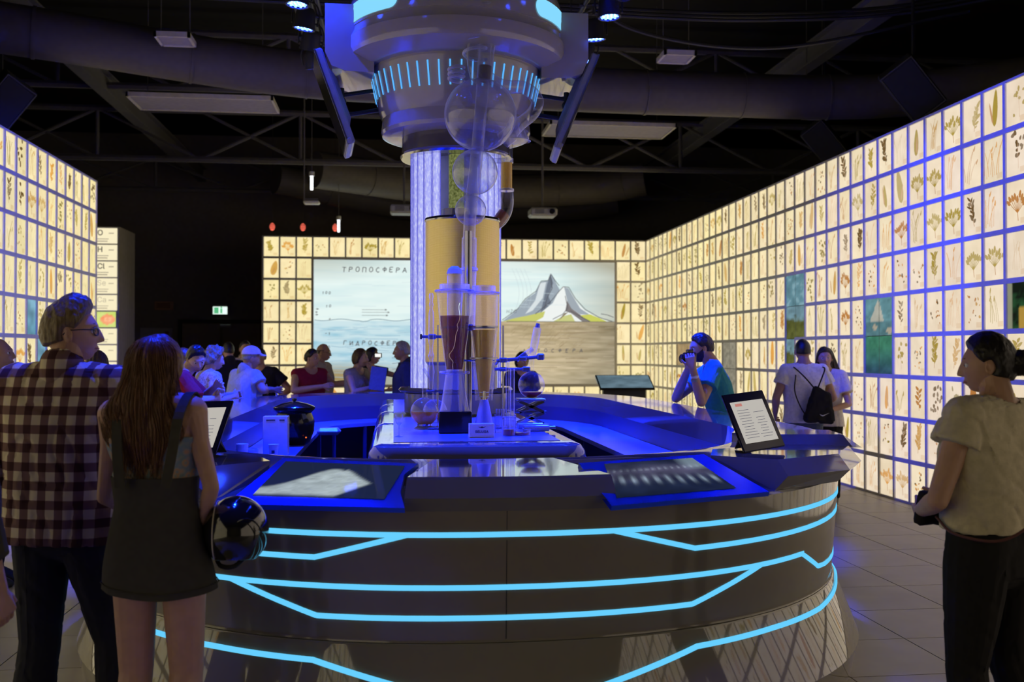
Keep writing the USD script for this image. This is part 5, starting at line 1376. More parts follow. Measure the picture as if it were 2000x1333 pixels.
def hair_shell(sub, style, seed=0):
    """a cap of hair over the skull; where the skin shows it dips beneath the surface"""
    b = ico(sub); d = np.array(b.vertices); p = head_field(d); x, y, z = d.T; Z = p[:, 2]
    low = {'short': -.055, 'crop': -.045, 'bob': -.085, 'long': -.10, 'bun': -.075, 'quiff': -.06, 'curly': -.075, 'bald': -.04, 'back': -.06}[style]
    az = np.degrees(np.arctan2(np.abs(x), y))                # the hairline runs from the brow round the temples to the nape
    line = np.interp(az, [0, 28, 48, 62, 78, 96, 180], [.062, .060, .050, .030, .004, low * .7, low])
    m = np.clip((Z - line) / .018, 0, 1); m = m * m * (3 - 2 * m)
    ear = np.exp(-((p[:, 1] + .002) / .022) ** 2 - ((Z + .012) / .026) ** 2) * (np.abs(x) > .6)
    if style in ('short', 'crop', 'quiff', 'bald', 'bun', 'back'): m = m * (1 - np.clip(ear * 2.2, 0, 1))
    if style == 'bald': m = m * np.clip((.035 - Z) / .01, 0, 1)
    t = {'short': .016, 'crop': .009, 'bob': .026, 'long': .020, 'bun': .018, 'quiff': .015, 'curly': .034, 'bald': .005, 'back': .012}[style]
    n1 = meshkit.fbm(np.stack([p[:, 0] * 60, p[:, 1] * 60, Z * 22], -1), 3, seed) - .5
    n2 = meshkit.noise(p * 110, seed + 4) - .5
    amp = {'curly': 1.2, 'quiff': .6, 'short': .7}.get(style, .4)
    th = t * (1 + amp * n1 * 1.5 + (.7 if style == 'curly' else .15) * n2)
    if style == 'quiff': th = th + .024 * np.clip(z, 0, 1) ** 2 * np.clip(y + .55, 0, 1) * (1 + n1)
    if style in ('bob', 'curly', 'long'): th = th * (1 + .4 * np.clip(-Z / .08, 0, 1))
    nn = p / np.linalg.norm(p, axis=1, keepdims=True)
    q = p + nn * (th * m - .006 * (1 - m))[:, None]
    return trimesh.Trimesh(q, np.array(b.faces), process=False)

def hand(wr, el, side, scale=1.0, curl=.5, palm_dir=None, seg=6, aim=None):
    """palm, four unequal fingers with two bends, and a thumb from the side of the palm. returns manifolds"""
    wr, el = np.asarray(wr, float), np.asarray(el, float)
    d = (wr - el) if aim is None else np.asarray(aim, float); d = d / np.linalg.norm(d)
    pn = np.asarray(palm_dir if palm_dir is not None else (-side, 0, 0), float)      # the way the palm faces
    pn = pn - d * np.dot(pn, d); pn /= np.linalg.norm(pn) + 1e-9
    ac = np.cross(d, pn) * (1)                                                       # across the knuckles
    if np.dot(ac, (0, 1, 0)) < 0 and abs(ac[1]) > .2: ac = -ac                       # thumb side looks forward
    s = scale; out = []
    K = [wr + d * .085 * s + ac * o * s for o in (.030, .010, -.010, -.029)]
    out.append(bone((wr, .024 * s), (wr + d * .03 * s + ac * .018 * s, .017 * s), (K[0], .0125 * s), (K[3], .0115 * s), (wr + d * .03 * s - ac * .018 * s, .015 * s), n=seg + 4))
    for k, L in zip(K, (.070, .078, .073, .058)):
        a1 = curl * .9; d1 = d * math.cos(a1) + pn * math.sin(a1); a2 = curl * 2.1; d2 = d * math.cos(a2) + pn * math.sin(a2)
        k0 = k - d * .012 * s; m = k + d1 * L * .5 * s; e = m + d2 * L * .5 * s
        out += [bone((k0, .0095 * s), (m, .0085 * s), n=seg), bone((m, .0085 * s), (e, .007 * s), n=seg)]
    t0 = wr + d * .028 * s + ac * .020 * s; td = d * .62 + ac * .75 + pn * .30; td /= np.linalg.norm(td)
    t1 = t0 + td * .042 * s; t2 = t1 + (td * .8 + d * .5) / np.linalg.norm(td * .8 + d * .5) * .032 * s
    out += [bone((t0, .014 * s), (t1, .0105 * s), n=seg), bone((t1, .0105 * s), (t2, .008 * s), n=seg)]
    return out

def person(label, X, Y, heading, ht, outfit, hair=('short', 'dark'), tone='mid', arms=None, head=(0, 0, 0), lean=0.0, side_lean=0.0, build=1.0, female=False, edge=.022, sub=4, legs=None, seed=0, hands=None, curl=(.5, .5), palm=(None, None), glasses=None, twist=0.0, long_hair=None, see_legs=True, hunch=(0, 0), beard=False):
    """outfit: dict(top=(material, hem height, sleeve 0..2, fit), legs=(material, length 0..1), shoes=material, ...); arms: {'R': (elbow, wrist), 'L': (...)} in the person's own metres"""
    t = thing('person', label, 'person', (X, Y, 0), heading)
    S = ht
    fw = 1.0 if not female else .92
    A = math.radians(lean); B = math.radians(side_lean); TW = math.radians(twist)
    piv = np.array([0, 0, .52 * S])
    def up(p):            # the trunk bends forward (and sideways) about the hips
        q = np.array(p, float) * S - piv
        q = rotz(q, TW * np.clip(q[2] / (.25 * S), 0, 1))
        q = np.array([q[0], q[1] * math.cos(A) + q[2] * math.sin(A), q[2] * math.cos(A) - q[1] * math.sin(A)])
        q = np.array([q[0] * math.cos(B) + q[2] * math.sin(B), q[1], q[2] * math.cos(B) - q[0] * math.sin(B)])
        return q + piv
    def lo(p): return np.array(p, float) * S
    bw = build
    sh_x = .103 * fw * bw
    J = {}
    for s, k in ((1, 'R'), (-1, 'L')):
        J['hip' + k] = lo((s * .050, 0, .505)); J['knee' + k] = lo((s * .052, .014, .285)); J['ank' + k] = lo((s * .053, -.008, .045))
        if legs and k in legs:
            J['knee' + k], J['ank' + k] = np.array(legs[k][0], float), np.array(legs[k][1], float)
        J['sh' + k] = up((s * sh_x, -.004, .812))
        if arms and k in arms: J['el' + k], J['wr' + k] = (np.array(q, float) for q in arms[k])
        else: J['el' + k], J['wr' + k] = up((s * (sh_x + .032), -.025, .635)), up((s * (sh_x + .040), .025, .485))
    neck0, neck1 = up((0, -.010, .835)), up((0, .004, .885))
    hc = up((0, .018 + hunch[0], hunch[1] + .926))
    hy, hp, hr = (math.radians(a) for a in head)
    HM = trimesh.transformations.euler_matrix(-hp, hr, hy, 'sxyz'); HM = trimesh.transformations.rotation_matrix(hy, (0, 0, 1)) @ trimesh.transformations.rotation_matrix(hr, (0, 1, 0)) @ trimesh.transformations.rotation_matrix(hp, (1, 0, 0))
    hs = S * .128 / .23 * (1.0 if not female else .98)
    HM[:3, :3] *= hs; HM[:3, 3] = hc
    def on_head(m): m = m.copy(); m.apply_transform(HM); return m
    n = 16
    # --- body
    parts = []
    for s, k in ((1, 'R'), (-1, 'L')):
        h, kn, an = J['hip' + k], J['knee' + k], J['ank' + k]
        th = (.056 if female else .053) * bw * S
        calf = kn + (an - kn) * .30 + np.array([0, -.012 * S, 0])
        parts += [bone((h, th), (kn, .033 * S)), bone((kn, .033 * S), (calf, .034 * S)), bone((calf, .034 * S), (an, .021 * S)),
                  bone((an, .022 * S), (an + np.array([0, -.018, -.022]) * S, .018 * S), (an + np.array([s * .004, .085, -.032]) * S, .013 * S), (an + np.array([-s * .012, .07, -.032]) * S, .013 * S))]
    wx = (.046 if female else .054) * bw
    P = [up((s * .045, .0, .53)) for s in (1, -1)]; Wt = [up((s * wx * .75, .004, .625)) for s in (1, -1)]
    Ch = [up((s * (.050 if female else .058) * bw, .006, .735)) for s in (1, -1)]; Sh = [J['shR'], J['shL']]
    rp, rw, rc, rs = (.056 if female else .058) * S * bw, (.049 if female else .052) * S * bw, (.052 if female else .058) * S * bw, .033 * S
    parts += [bone(*[(p, rp) for p in P], *[(p, rw) for p in Wt]), bone(*[(p, rw) for p in Wt], *[(p, rc) for p in Ch]), bone(*[(p, rc) for p in Ch], *[(p, rs) for p in Sh], (neck0, .034 * S))]
    if female:
        for s in (1, -1): parts.append(ball(up((s * .036, .050, .742)), .030 * S))
    parts.append(bone((neck0, .036 * S), (neck1, .031 * S), (hc + np.array([0, -.01, -.02]) * S, .030 * S)))
    parts.append(bone((up((.035, -.006, .825)), .022 * S), (up((-.035, -.006, .825)), .022 * S), (neck1, .026 * S)))
    for s, k in ((1, 'R'), (-1, 'L')):
        sh, el, wr = J['sh' + k], J['el' + k], J['wr' + k]
        f = (.85 if female else 1.0) * bw
        parts += [bone((sh, .032 * S), (sh + (el - sh) * .35, .029 * S * f)), bone((sh + (el - sh) * .35, .029 * S * f), (el, .0225 * S * f)),
                  bone((el, .0225 * S * f), (el + (wr - el) * .3, .0235 * S * f)), bone((el + (wr - el) * .3, .0235 * S * f), (wr, .0155 * S * f))]
    body = union(parts)
    bm = to_mesh(body, edge, 10)
    body = as_manifold(bm)
    hm = on_head(head_mesh(sub))
    ears = []
    for s in (1, -1):
        e = Manifold.sphere(1.0, 14).scale([.010, .018, .031]).rotate([12, 0, s * -22]).translate([s * .074, -.006, -.012])
        e -= Manifold.sphere(1.0, 10).scale([.006, .010, .018]).translate([s * .086, .0, -.010])
        ears.append(e.transform(HM[:3, :4]))
    hlist = []
    for i, (s, k) in enumerate(((1, 'R'), (-1, 'L'))):
        if hands and hands.get(k) is False: continue
        aim = hands.get(k) if hands else None
        hlist += hand(J['wr' + k], J['el' + k], s, S / 1.72 * (.92 if female else 1.0), curl[i], palm[i], 6 if sub < 5 else 9, aim if isinstance(aim, (tuple, list)) else None)
    head_m = as_manifold(hm)
    allm = union([body, head_m] + ears + hlist)
    q = allm.to_mesh(); obj('body', (q.vert_properties[:, :3], q.tri_verts), skin(tone), t, smooth=60)
    # --- face
    for s in (1, -1):
        e = trimesh.creation.icosphere(2, .0125); e.apply_translation((s * .031, .0738, .001)); obj('eye', on_head(e), eye_w, t)
        e2 = trimesh.creation.icosphere(1, .0065); e2.apply_translation((s * .031, .0823, .001)); obj('iris', on_head(e2), eye_d, t)
        pts = [(s * (.014 + .03 * u), .0905 - .016 * u * u - (0.004 if u > .8 else 0), .021 + .006 * math.sin(u * 2.4)) for u in np.linspace(0, 1, 6)]
        obj('eyebrow', on_head(tube(pts, [.002, .0032, .0034, .003, .0024, .0015], 6)), hairm(hair[1] if hair[1] != 'grey' else 'grey', HAIR[hair[1]]), t)
    lp = [(.021 * u, .0975 - 24 * (.021 * u) ** 2 + (-.004), -.068 + .0015 * abs(u)) for u in np.linspace(-1, 1, 9)]
    obj('lips', on_head(tube(lp, [.001, .003, .0042, .005, .0046, .005, .0042, .003, .001], 8)), lip_m, t)
    hmN = hairm(hair[1], HAIR[hair[1]])
    if beard:
        bb = ico(sub); dd = np.array(bb.vertices); pq = head_field(dd); ZZ = pq[:, 2]; azb = np.degrees(np.arctan2(np.abs(dd[:, 0]), dd[:, 1]))
        mk = np.clip((np.interp(azb, [0, 14, 26, 60, 85, 95], [-.047, -.047, -.050, -.030, .0, -.2]) - ZZ) / .010, 0, 1) * np.clip((ZZ + .125) / .012, 0, 1)
        mk = mk * (1 - np.exp(-(pq[:, 0] / .020) ** 4 - ((ZZ + .068) / .009) ** 4))
        thb = .007 * (1 + .8 * (meshkit.fbm(pq * 90, 2, seed) - .5))
        nb = pq / np.linalg.norm(pq, axis=1, keepdims=True)
        obj('beard', on_head(trimesh.Trimesh(pq + nb * (thb * mk - .006 * (1 - mk))[:, None], np.array(bb.faces), process=False)), hmN, t, smooth=True)
    if hair[0] != 'none':
        hp_ = [on_head(hair_shell(5 if sub >= 5 else 4, hair[0], seed))]
        if hair[0] == 'bun':
            e = trimesh.creation.icosphere(4, .05); v = np.array(e.vertices); v *= 1 + .12 * (meshkit.fbm(v * 40, 3, 2) - .5)[:, None] * 2
            e.vertices = v * np.array([1.0, .95, 1.05]); e.apply_translation((0, -.112, -.002)); hp_.append(on_head(e))
        obj('hair', join(*hp_), hmN, t, smooth=True)
    if long_hair:
        # a mane falling from the crown down the back: (length, half width, forward offset of the locks)
        Lh, Wd = long_hair[0], long_hair[1]
        rows, cols = 46, 84; vs = []
        top = hc + np.array([0, -.02 * S, .01]); yaw_ = hy * .35
        for i in range(rows):
            u = i / (rows - 1)
            z = top[2] + .108 - u * Lh
            d_ = top[2] + .108 - z                                   # distance below the crown
            crown = math.sqrt(max(0.0, 1 - (1 - min(1, d_ / .10)) ** 2))
            w = (.080 + (Wd - .080) * np.clip((d_ - .10) / .16, 0, 1)) * crown * (1 - .50 * max(0, u - .66) / .34)
            dpt = .085 * crown * (1 - .42 * u) * (1 - .55 * max(0, u - .75) / .25)
            cyk = top[1] - .022 - .040 * np.clip((d_ - .05) / .18, 0, 1)
            for j in range(cols):
                a = 2 * math.pi * j / cols
                k = 1 + .20 * (meshkit.noise(np.array([math.cos(a) * 6 + seed, math.sin(a) * 6, u * 2.2 + .8 * math.sin(a * 3)])) - .5) * 2 * min(1, u * 3) + .045 * math.sin(a * 15 + u * 7 + 2 * math.sin(u * 11))
                wv = .012 * math.sin(u * 13 + a * 2) * min(1, u * 2)
                q = np.array([(w * k + wv * (w > .02)) * math.cos(a), dpt * k * math.sin(a), 0])
                q = rotz(q, yaw_); vs.append((top[0] + q[0], cyk + q[1], z + .02 * u * math.sin(a * 9)))
        fs = []
        for i in range(rows - 1):
            for j in range(cols):
                j2 = (j + 1) % cols; fs += [(i * cols + j, (i + 1) * cols + j, (i + 1) * cols + j2), (i * cols + j, (i + 1) * cols + j2, i * cols + j2)]
        k = len(vs); vs += [np.mean(vs[:cols], 0), np.mean(vs[-cols:], 0)]
        for j in range(cols):
            j2 = (j + 1) % cols; fs += [(k, j, j2), (k + 1, (rows - 1) * cols + j2, (rows - 1) * cols + j)]
        m = trimesh.Trimesh(np.array(vs), np.array(fs), process=False); m.fix_normals()
        obj('long_hair', m, hmN, t, smooth=True)
        if len(long_hair) > 2:
            r = random.Random(seed + 5); L = []
            V = np.array(vs[:rows * cols]).reshape(rows, cols, 3)
            for q in range(long_hair[2]):
                j = r.randrange(cols); i0 = r.randrange(0, 12); ctr = V.mean(1)
                n_ = 14; ii = np.linspace(i0, rows - 1 + r.uniform(-6, 0), n_); 
                o = r.uniform(1.0, 1.08); dj = r.uniform(-.25, .25)
                pts = []
                for c_, a in enumerate(ii):
                    a = min(a, rows - 1); k0 = int(a); jj = int(round(j + dj * c_)) % cols
                    pp_ = V[k0, jj]; pts.append(ctr[k0] + (pp_ - ctr[k0]) * o + np.array([0, 0, -(a - k0) * Lh / rows]))
                P_ = np.array(pts); P_[-1] += np.array([r.uniform(-.02, .02), r.uniform(-.01, .01), -r.uniform(0, .05)]); L.append(bez(P_, 26))
            curves('hair_strands', L, .0011, hmN, t, kind='stuff')
    # --- clothes
    o = outfit
    if 'legs' in o:
        mt, ln = o['legs'][:2]; ez = o['legs'][2] if len(o['legs']) > 2 else .010
        L = [bone(*[(p, rp + .006 * S) for p in P], (J['hipR'], .060 * S * bw), (J['hipL'], .060 * S * bw), *[(p, rw + .006 * S) for p in Wt])]
        L[0] = L[0].trim_by_plane([0, 0, -1], -float(up((0, 0, .60))[2]))
        for k in 'RL':
            h, kn, an = J['hip' + k], J['knee' + k], J['ank' + k]
            L.append(bone((h, .058 * S * bw + ez * .3), (kn, .036 * S + ez)))
            if ln > .55:
                calf = kn + (an - kn) * .32 + np.array([0, -.010 * S, 0]); end = an + (kn - an) * .02
                L += [bone((kn, .036 * S + ez), (calf, .036 * S + ez)), bone((kn, .034 * S + ez), (calf, .036 * S + ez)), disc_cone(calf, end, .037 * S + ez, .026 * S + ez * 1.2)]
            else:
                pass
        g = union(L)
        if ln <= .55:
            zc = .505 * S - ln * .40 * S; g = g.trim_by_plane([0, 0, 1], float(zc))
        obj('trousers' if ln > .55 else 'shorts', folds(to_mesh(g, edge, 6), .006, seed=seed + 1), mt, t, smooth=60)
    if 'shoes' in o:
        for s, k in ((1, 'R'), (-1, 'L')):
            an = J['ank' + k]
            g = bone((an + np.array([0, -.002, .01]) * S, .026 * S), (an + np.array([0, -.022, -.024]) * S, .021 * S), (an + np.array([s * .004, .088, -.030]) * S, .016 * S), (an + np.array([-s * .012, .074, -.030]) * S, .016 * S), (an + np.array([0, .03, -.005]) * S, .022 * S)).trim_by_plane([0, 0, 1], float(max(0.001, an[2] - .044 * S)))
            obj('shoe', to_mesh(g, .03, 2), o['shoes'], t, smooth=60)
    if 'top' in o:
        mt, hem, slv, fit = o['top'][:4]
        f = fit * S
        hz = hem * S
        H = []
        if hem < .56:
            zc = (hem - .02)
            H = [(up((s * .046 * bw, .0, zc)), .060 * S * bw + f * 1.4) for s in (1, -1)]
        L = [bone(*[(p, rp + f * 1.1) for p in P], *H, *[(p, rw + f * 1.5) for p in Wt]), bone(*[(p, rw + f * 1.5) for p in Wt], *[(p, rc + f) for p in Ch]),
             bone(*[(p, rc + f) for p in Ch], *[(p, rs + f * .6) for p in Sh], (neck0 - np.array([0, 0, .012 * S]), .036 * S + f * .5))]
        if female:
            for s in (1, -1): L.append(ball(up((s * .036, .050, .742)), .031 * S + f * .7))
        neck_cut = bone((neck1 + np.array([0, 0.0, .05]), .047 * S), (neck0 + np.array([0, .018 * S, .010 * S]), .043 * S * o.get('neck', 1.0)))
        g = union(L).trim_by_plane([0, math.sin(A), math.cos(A)], float(np.dot([0, math.sin(A), math.cos(A)], up((0, 0, hem)))))
        if o.get('low'): g = g.trim_by_plane([0, 0, -1], -float(o['low'] * S))
        for s, k in ((1, 'R'), (-1, 'L')):
            sh, el, wr = J['sh' + k], J['el' + k], J['wr' + k]
            sr = .033 * S + f * .8
            if slv <= 0: continue
            if slv < 1:
                e = sh + (el - sh) * slv
                c = union([bone((sh, sr), (sh + (el - sh) * slv * .4, sr * .98)), disc_cone(sh + (el - sh) * slv * .25, e, sr * .99, .031 * S + f * 1.3)])
            else:
                e = el + (wr - el) * min(1, slv - 1) * .96
                c = union([bone((sh, sr), (el, .028 * S + f * .9)), bone((el, .028 * S + f * .9), (el + (e - el) * .4, .026 * S + f * .8)), disc_cone(el + (e - el) * .3, e, .027 * S + f * .8, .021 * S + f * .9)])
            g = g + c
        g = g - neck_cut
        obj('shirt' if not o.get('topname') else o['topname'], folds(to_mesh(g, edge, 6), o.get('crease', .008), seed=seed), mt, t, smooth=60)
        if o.get('collar'):
            obj('collar', to_mesh(bone((neck0 + np.array([0, 0, .020 * S]), .047 * S), (neck0 - np.array([0, -.006, .004]), .052 * S)) - bone((neck1 + np.array([0, .01, .05]), .043 * S), (neck0 + np.array([0, .012, 0]), .042 * S)), .02, 3), mt if o['collar'] is True else o['collar'], t, smooth=60)
    if 'skirt' in o:
        mt, z1, z0, flare = o['skirt']
        rows = []
        nseg = 56
        for i in range(17):
            u = i / 16; z = z1 + (z0 - z1) * u
            hx = np.interp(z, [.43, .50, .55, .625, .70, .76], [.128 + flare, .124 + flare * .6, .115 + flare * .3, .100, .108, .109]) * S * bw; hy_ = np.interp(z, [.43, .50, .55, .625, .70, .76], [.085 + flare, .080 + flare * .6, .076 + flare * .3, .066, .072, .074]) * S * bw
            c = up((0, -.002, z))
            for j in range(nseg):
                a = 2 * math.pi * j / nseg
                k = 1 + .030 * (meshkit.noise(np.array([math.cos(a) * 3, math.sin(a) * 3, z * 9 + seed])) - .5) * 2 * (.4 + u)
                rows.append((c[0] + hx * k * math.cos(a), c[1] + hy_ * k * math.sin(a), c[2] + .010 * math.sin(a * 2 + 1) * u * u))
        v = np.array(rows); f = []
        for i in range(16):
            for j in range(nseg):
                j2 = (j + 1) % nseg; f += [(i * nseg + j, (i + 1) * nseg + j, (i + 1) * nseg + j2), (i * nseg + j, (i + 1) * nseg + j2, i * nseg + j2)]
        m = trimesh.Trimesh(v, np.array(f), process=False); inner = m.copy()
        iv = (v.reshape(17, nseg, 3) - v.reshape(17, nseg, 3).mean(1, keepdims=True)) * np.array([.955, .955, 1]) + v.reshape(17, nseg, 3).mean(1, keepdims=True)
        kk = len(v); f2 = [tuple(np.array(q)[::-1] + kk) for q in f]
        for j in range(nseg):
            j2 = (j + 1) % nseg; a, b = 16 * nseg + j, 16 * nseg + j2; f2 += [(a, kk + a, kk + b), (a, kk + b, b)]; a, b = j, j2; f2 += [(a, b, kk + b), (a, kk + b, kk + a)]
        m = trimesh.Trimesh(np.vstack([v, iv.reshape(-1, 3)]), np.array(f + f2), process=False); m.fix_normals()
        obj('pinafore', m, mt, t, smooth=50)
        ring_ = np.array(rows[-nseg:]); ring_ = np.vstack([ring_, ring_[:2]]) + np.array([0, 0, .022])
        obj('hem_seam', tube((ring_ - ring_.mean(0)) * np.array([1.012, 1.012, 1]) + ring_.mean(0), .0022, 5), mt, t)
    if glasses:
        fr = pbr('spectacle_frame', (.02, .018, .02), rough=.2)
        G = []
        for s in (1, -1):
            rim = [(s * .031 + .021 * math.cos(a), .097 - 9 * (s * .031 + .021 * math.cos(a)) ** 2 * .6, -.002 + .016 * math.sin(a)) for a in np.linspace(0, 2 * math.pi, 19)]
            G.append(tube(rim, .0024, 6)); G.append(tube([(s * .052, .084, .004), (s * .074, .05, .006), (s * .079, -.005, .004), (s * .078, -.022, -.012)], .0022, 6))
        G.append(rod((-.01, .0975, .003), (.01, .0975, .003), .002, 6))
        obj('spectacles', on_head(join(*G)), fr, t)
        if glasses == 'lit':
            for s in (1, -1): obj('lens', on_head(move(lathe([(0, .001), (.02, .001), (.02, -.001), (0, -.001)], 16), (s * .031, .094, -.002), (90, 0, 0))), glass('spectacle_lens', haze=.02), t)
    return t, J, hc, HM

def local(X, Y, heading, P):
    """a world point in a person's own frame"""
    a = -math.radians(heading); q = np.array(P, float) - np.array([X, Y, 0]); return rotz(q, a)

# cloths
def cloth(name, c, rough=.85, **k): return pbr('cloth_' + name, c, rough=rough, spec=.15, grain=.10, scale=40, bump=.15, bscale=220, **k)
denim, blackc, navy = cloth('dark_denim', (.022, .023, .030)), cloth('black', (.016, .015, .015)), cloth('navy', (.03, .035, .07))
shoe_d, shoe_b = pbr('shoe_dark', (.03, .028, .028), rough=.5), pbr('shoe_brown', (.12, .08, .05), rough=.5)
def bands(name, base, band, period, duty, kx=1.0, kz=1.0):
    """woven check: the two band directions darken the ground where they cross it"""
    n = {'tc': ('texture_coordinate', {}), 's': ('separate_xyz', {}), 'nz': ('noise_texture', {'scale': 300.0}),
         'mx': ('math', {'math_type': 'multiply_add', 'value2': kx / period, 'value3': 100.2}), 'fx': ('math', {'math_type': 'fraction'}), 'cx': ('math', {'math_type': 'less_than', 'value2': duty}),
         'mz': ('math', {'math_type': 'multiply_add', 'value2': kz / period, 'value3': 100.0}), 'fz': ('math', {'math_type': 'fraction'}), 'cz': ('math', {'math_type': 'less_than', 'value2': duty}),
         'm1': ('mix', {'mix_type': 'multiply', 'color2': band}), 'm2': ('mix', {'mix_type': 'multiply', 'color2': band}), 'b0': ('color', {'value': base}), 'p': ('principled_bsdf', {'roughness': .85, 'specular_ior_level': .15})}
    l = [('tc.object', 's.vector'), ('s.x', 'mx.value1'), ('mx.value', 'fx.value1'), ('fx.value', 'cx.value1'), ('s.z', 'mz.value1'), ('mz.value', 'fz.value1'), ('fz.value', 'cz.value1'),
         ('cx.value', 'm1.fac'), ('b0.color', 'm1.color1'), ('cz.value', 'm2.fac'), ('m1.color', 'm2.color1'), ('m2.color', 'p.base_color')]
    return mat('cloth_' + name, n, l, 'p.BSDF')
plaid = bands('plaid', (.66, .58, .39), (.30, .20, .26), .068, .48)
def spots(name, a, b, c, scale):
    return mat('cloth_' + name, {'tc': ('texture_coordinate', {}), 'v': ('voronoi_texture', {'scale': float(scale)}), 'r': ('rgb_ramp', {'ramp': [(.0, c), (.18, a), (.32, b), (.42, a), (.6, c), (1, a)]}), 'p': ('principled_bsdf', {'roughness': .8, 'specular_ior_level': .15})},
               [('tc.object', 'v.vector'), ('v.distance', 'r.fac'), ('r.color', 'p.base_color')], 'p.BSDF')
paisley = spots('paisley', (.30, .28, .25), (.46, .26, .15), (.16, .24, .30), 34)
lace = spots('lace', (.55, .48, .42), (.30, .22, .18), (.6, .55, .5), 34)

# ---- foreground, left: the man in the checked shirt
person('person in a cream and plum checked shirt with glasses, back turned, left foreground', -1.225, 3.95, -16, 1.80,
       dict(top=(plaid, .492, 1.45, .020), legs=(denim, 1.0), shoes=shoe_d, collar=True, crease=.012), ('quiff', 'sand'), 'mid', head=(-62, 2, 0), edge=.013, sub=5, seed=3, build=1.04, glasses='lit',
       legs={'R': ((.17, .06, .51), (.27, -.02, .08)), 'L': ((-.10, .0, .51), (-.10, -.03, .08))},
       arms={'R': ((.27, .16, 1.16), (.20, .42, 1.10)), 'L': ((-.30, -.03, 1.13), (-.28, .12, .90))}, hands={'R': True, 'L': True})
# ---- foreground, left: the woman with long hair and a helmet
HX, HY, HH = -.80, 3.58, -10
helm = np.array([-.545, 3.60, .965])
pw, Jw, hcw, _ = person('person with long auburn hair in a dark pinafore, back turned, holding a helmet', HX, HY, HH, 1.70,
       dict(top=(paisley, .56, 0, .007), low=.765, skirt=(cloth('charcoal_denim', (.05, .047, .038)), .685, .455, .012), shoes=shoe_b, topname='blouse'), ('long', 'auburn'), 'mid', head=(-6, -14, 0), edge=.013, sub=5, seed=8, female=True, build=.84, side_lean=-2.5, hunch=(.012, -.026),
       arms={'R': ((.19, -.02, 1.13), local(HX, HY, HH, helm + np.array([-.10, -.03, .075]))), 'L': ((-.22, .06, 1.08), (-.13, .25, .98))}, curl=(.75, .5), palm=((.3, .5, -1), None), long_hair=(.49, .125, 900))
# straps of the pinafore, crossing the bare back
S = 1.70
def strap(sx, sx2):
    pts = [(sx * .06 * S, .055 * S, .72 * S), (sx * .066 * S, .052 * S, .79 * S), (sx * .066 * S, .005 * S, .851 * S), (sx * .062 * S, -.050 * S, .815 * S), (sx * .055 * S, -.070 * S, .74 * S), (sx2 * .045 * S, -.078 * S, .67 * S)]
    P = bez(pts, 26); N = np.gradient(P, axis=0); N /= np.linalg.norm(N, axis=1, keepdims=True)
    out = np.cross(N, (1, 0, 0)); out /= np.linalg.norm(out, axis=1, keepdims=True); out *= np.sign((out * (P - np.array([0, 0, .76 * S]))).sum(1, keepdims=True) + 1e-9)
    m = ribbon(P, (1, 0, 0), .034, out, .006)
    return m
for sx in (1, -1):
    obj('strap', strap(sx, sx), _mats['cloth_charcoal_denim'], UsdGeom.Xform(pw), smooth=False)
# the helmet she holds
t = thing('motorcycle_helmet', 'glossy black motorcycle helmet with a thin pale rim line, held at her side', 'helmet', helm)
b = ico(5); v = np.array(b.vertices); p = v * np.array([.112, .132, .122]); p[:, 2] = np.maximum(p[:, 2], -.098 - .02 * v[:, 1])
obj('shell', trimesh.Trimesh(p, np.array(b.faces), process=False), pbr('helmet_black', (.008, .008, .009), rough=.12, coat=.8, spec=.6), t, smooth=40)
line_ = [(-.040 - .078 * math.sin(a) ** 2 * 0 + .0, .0, 0)]
obj('rim_line', tube([(-.062 * 1.0, .134 * .845 * math.cos(a), .124 * .845 * math.sin(a)) for a in np.linspace(-.9, math.pi + .9, 40)], .0022, 6), pbr('rim_pale', (.55, .5, .4), rough=.3), t)
obj('chin_strap', tube(bez([(-.07, .02, -.095), (-.045, -.04, -.112), (.0, -.045, -.114), (.03, .03, -.095)], 20), .008, 6), blackc, t)
obj('visor_edge', tube([(.05 + .05 * math.cos(a), -.118 + .02 * (1 - math.sin(a)), .06 * math.sin(a)) for a in np.linspace(0, math.pi, 16)], .003, 6), black_gloss, t)
# sliver of a man at the left edge
person('person in an olive sleeve and dark trousers, cut off by the left edge', -1.50, 3.45, -20, 1.70, dict(top=(cloth('olive', (.06, .058, .035)), .47, 1.6, .016), legs=(denim, 1.0), shoes=shoe_d), ('short', 'dark'), 'mid', head=(-20, 0, 0), edge=.025, sub=4, seed=12, build=1.0)
# ---- foreground, right
RX, RY, RH = 2.13, 3.38, 24
pr_, Jr, _, _ = person('person in a loose grey-beige top and black trousers with dark hair tied back, right foreground', RX, RY, RH, 1.67,
       dict(top=(cloth('oatmeal', (.55, .49, .33)), .575, .34, .016), legs=(blackc, 1.0, .012), shoes=shoe_d, crease=.009, neck=1.3), ('bun', 'black'), 'mid', head=(34, -4, 0), edge=.013, sub=5, seed=21, female=True, build=1.14, side_lean=2.5,
       legs={'R': ((.13, .03, .47), (.17, -.03, .08)), 'L': ((-.12, .02, .47), (-.16, -.01, .08))},
       arms={'L': ((-.275, .02, 1.075), (-.10, .22, 1.0)), 'R': ((.25, .06, 1.07), (.08, .24, 1.02))}, curl=(.9, .9))
t = thing('handbag', 'small dark bag held in the crook of her arm, thin red cord over her hip', 'bag', (RX - .14, RY + .14, 1.0))
bagm = to_mesh(bone(((-.05, 0, -.03), .03), ((.06, .02, -.03), .03), ((.05, .02, .06), .022), ((-.04, 0, .06), .022)), .02, 4); obj('pouch', folds(bagm, .01), blackc, t, smooth=60)
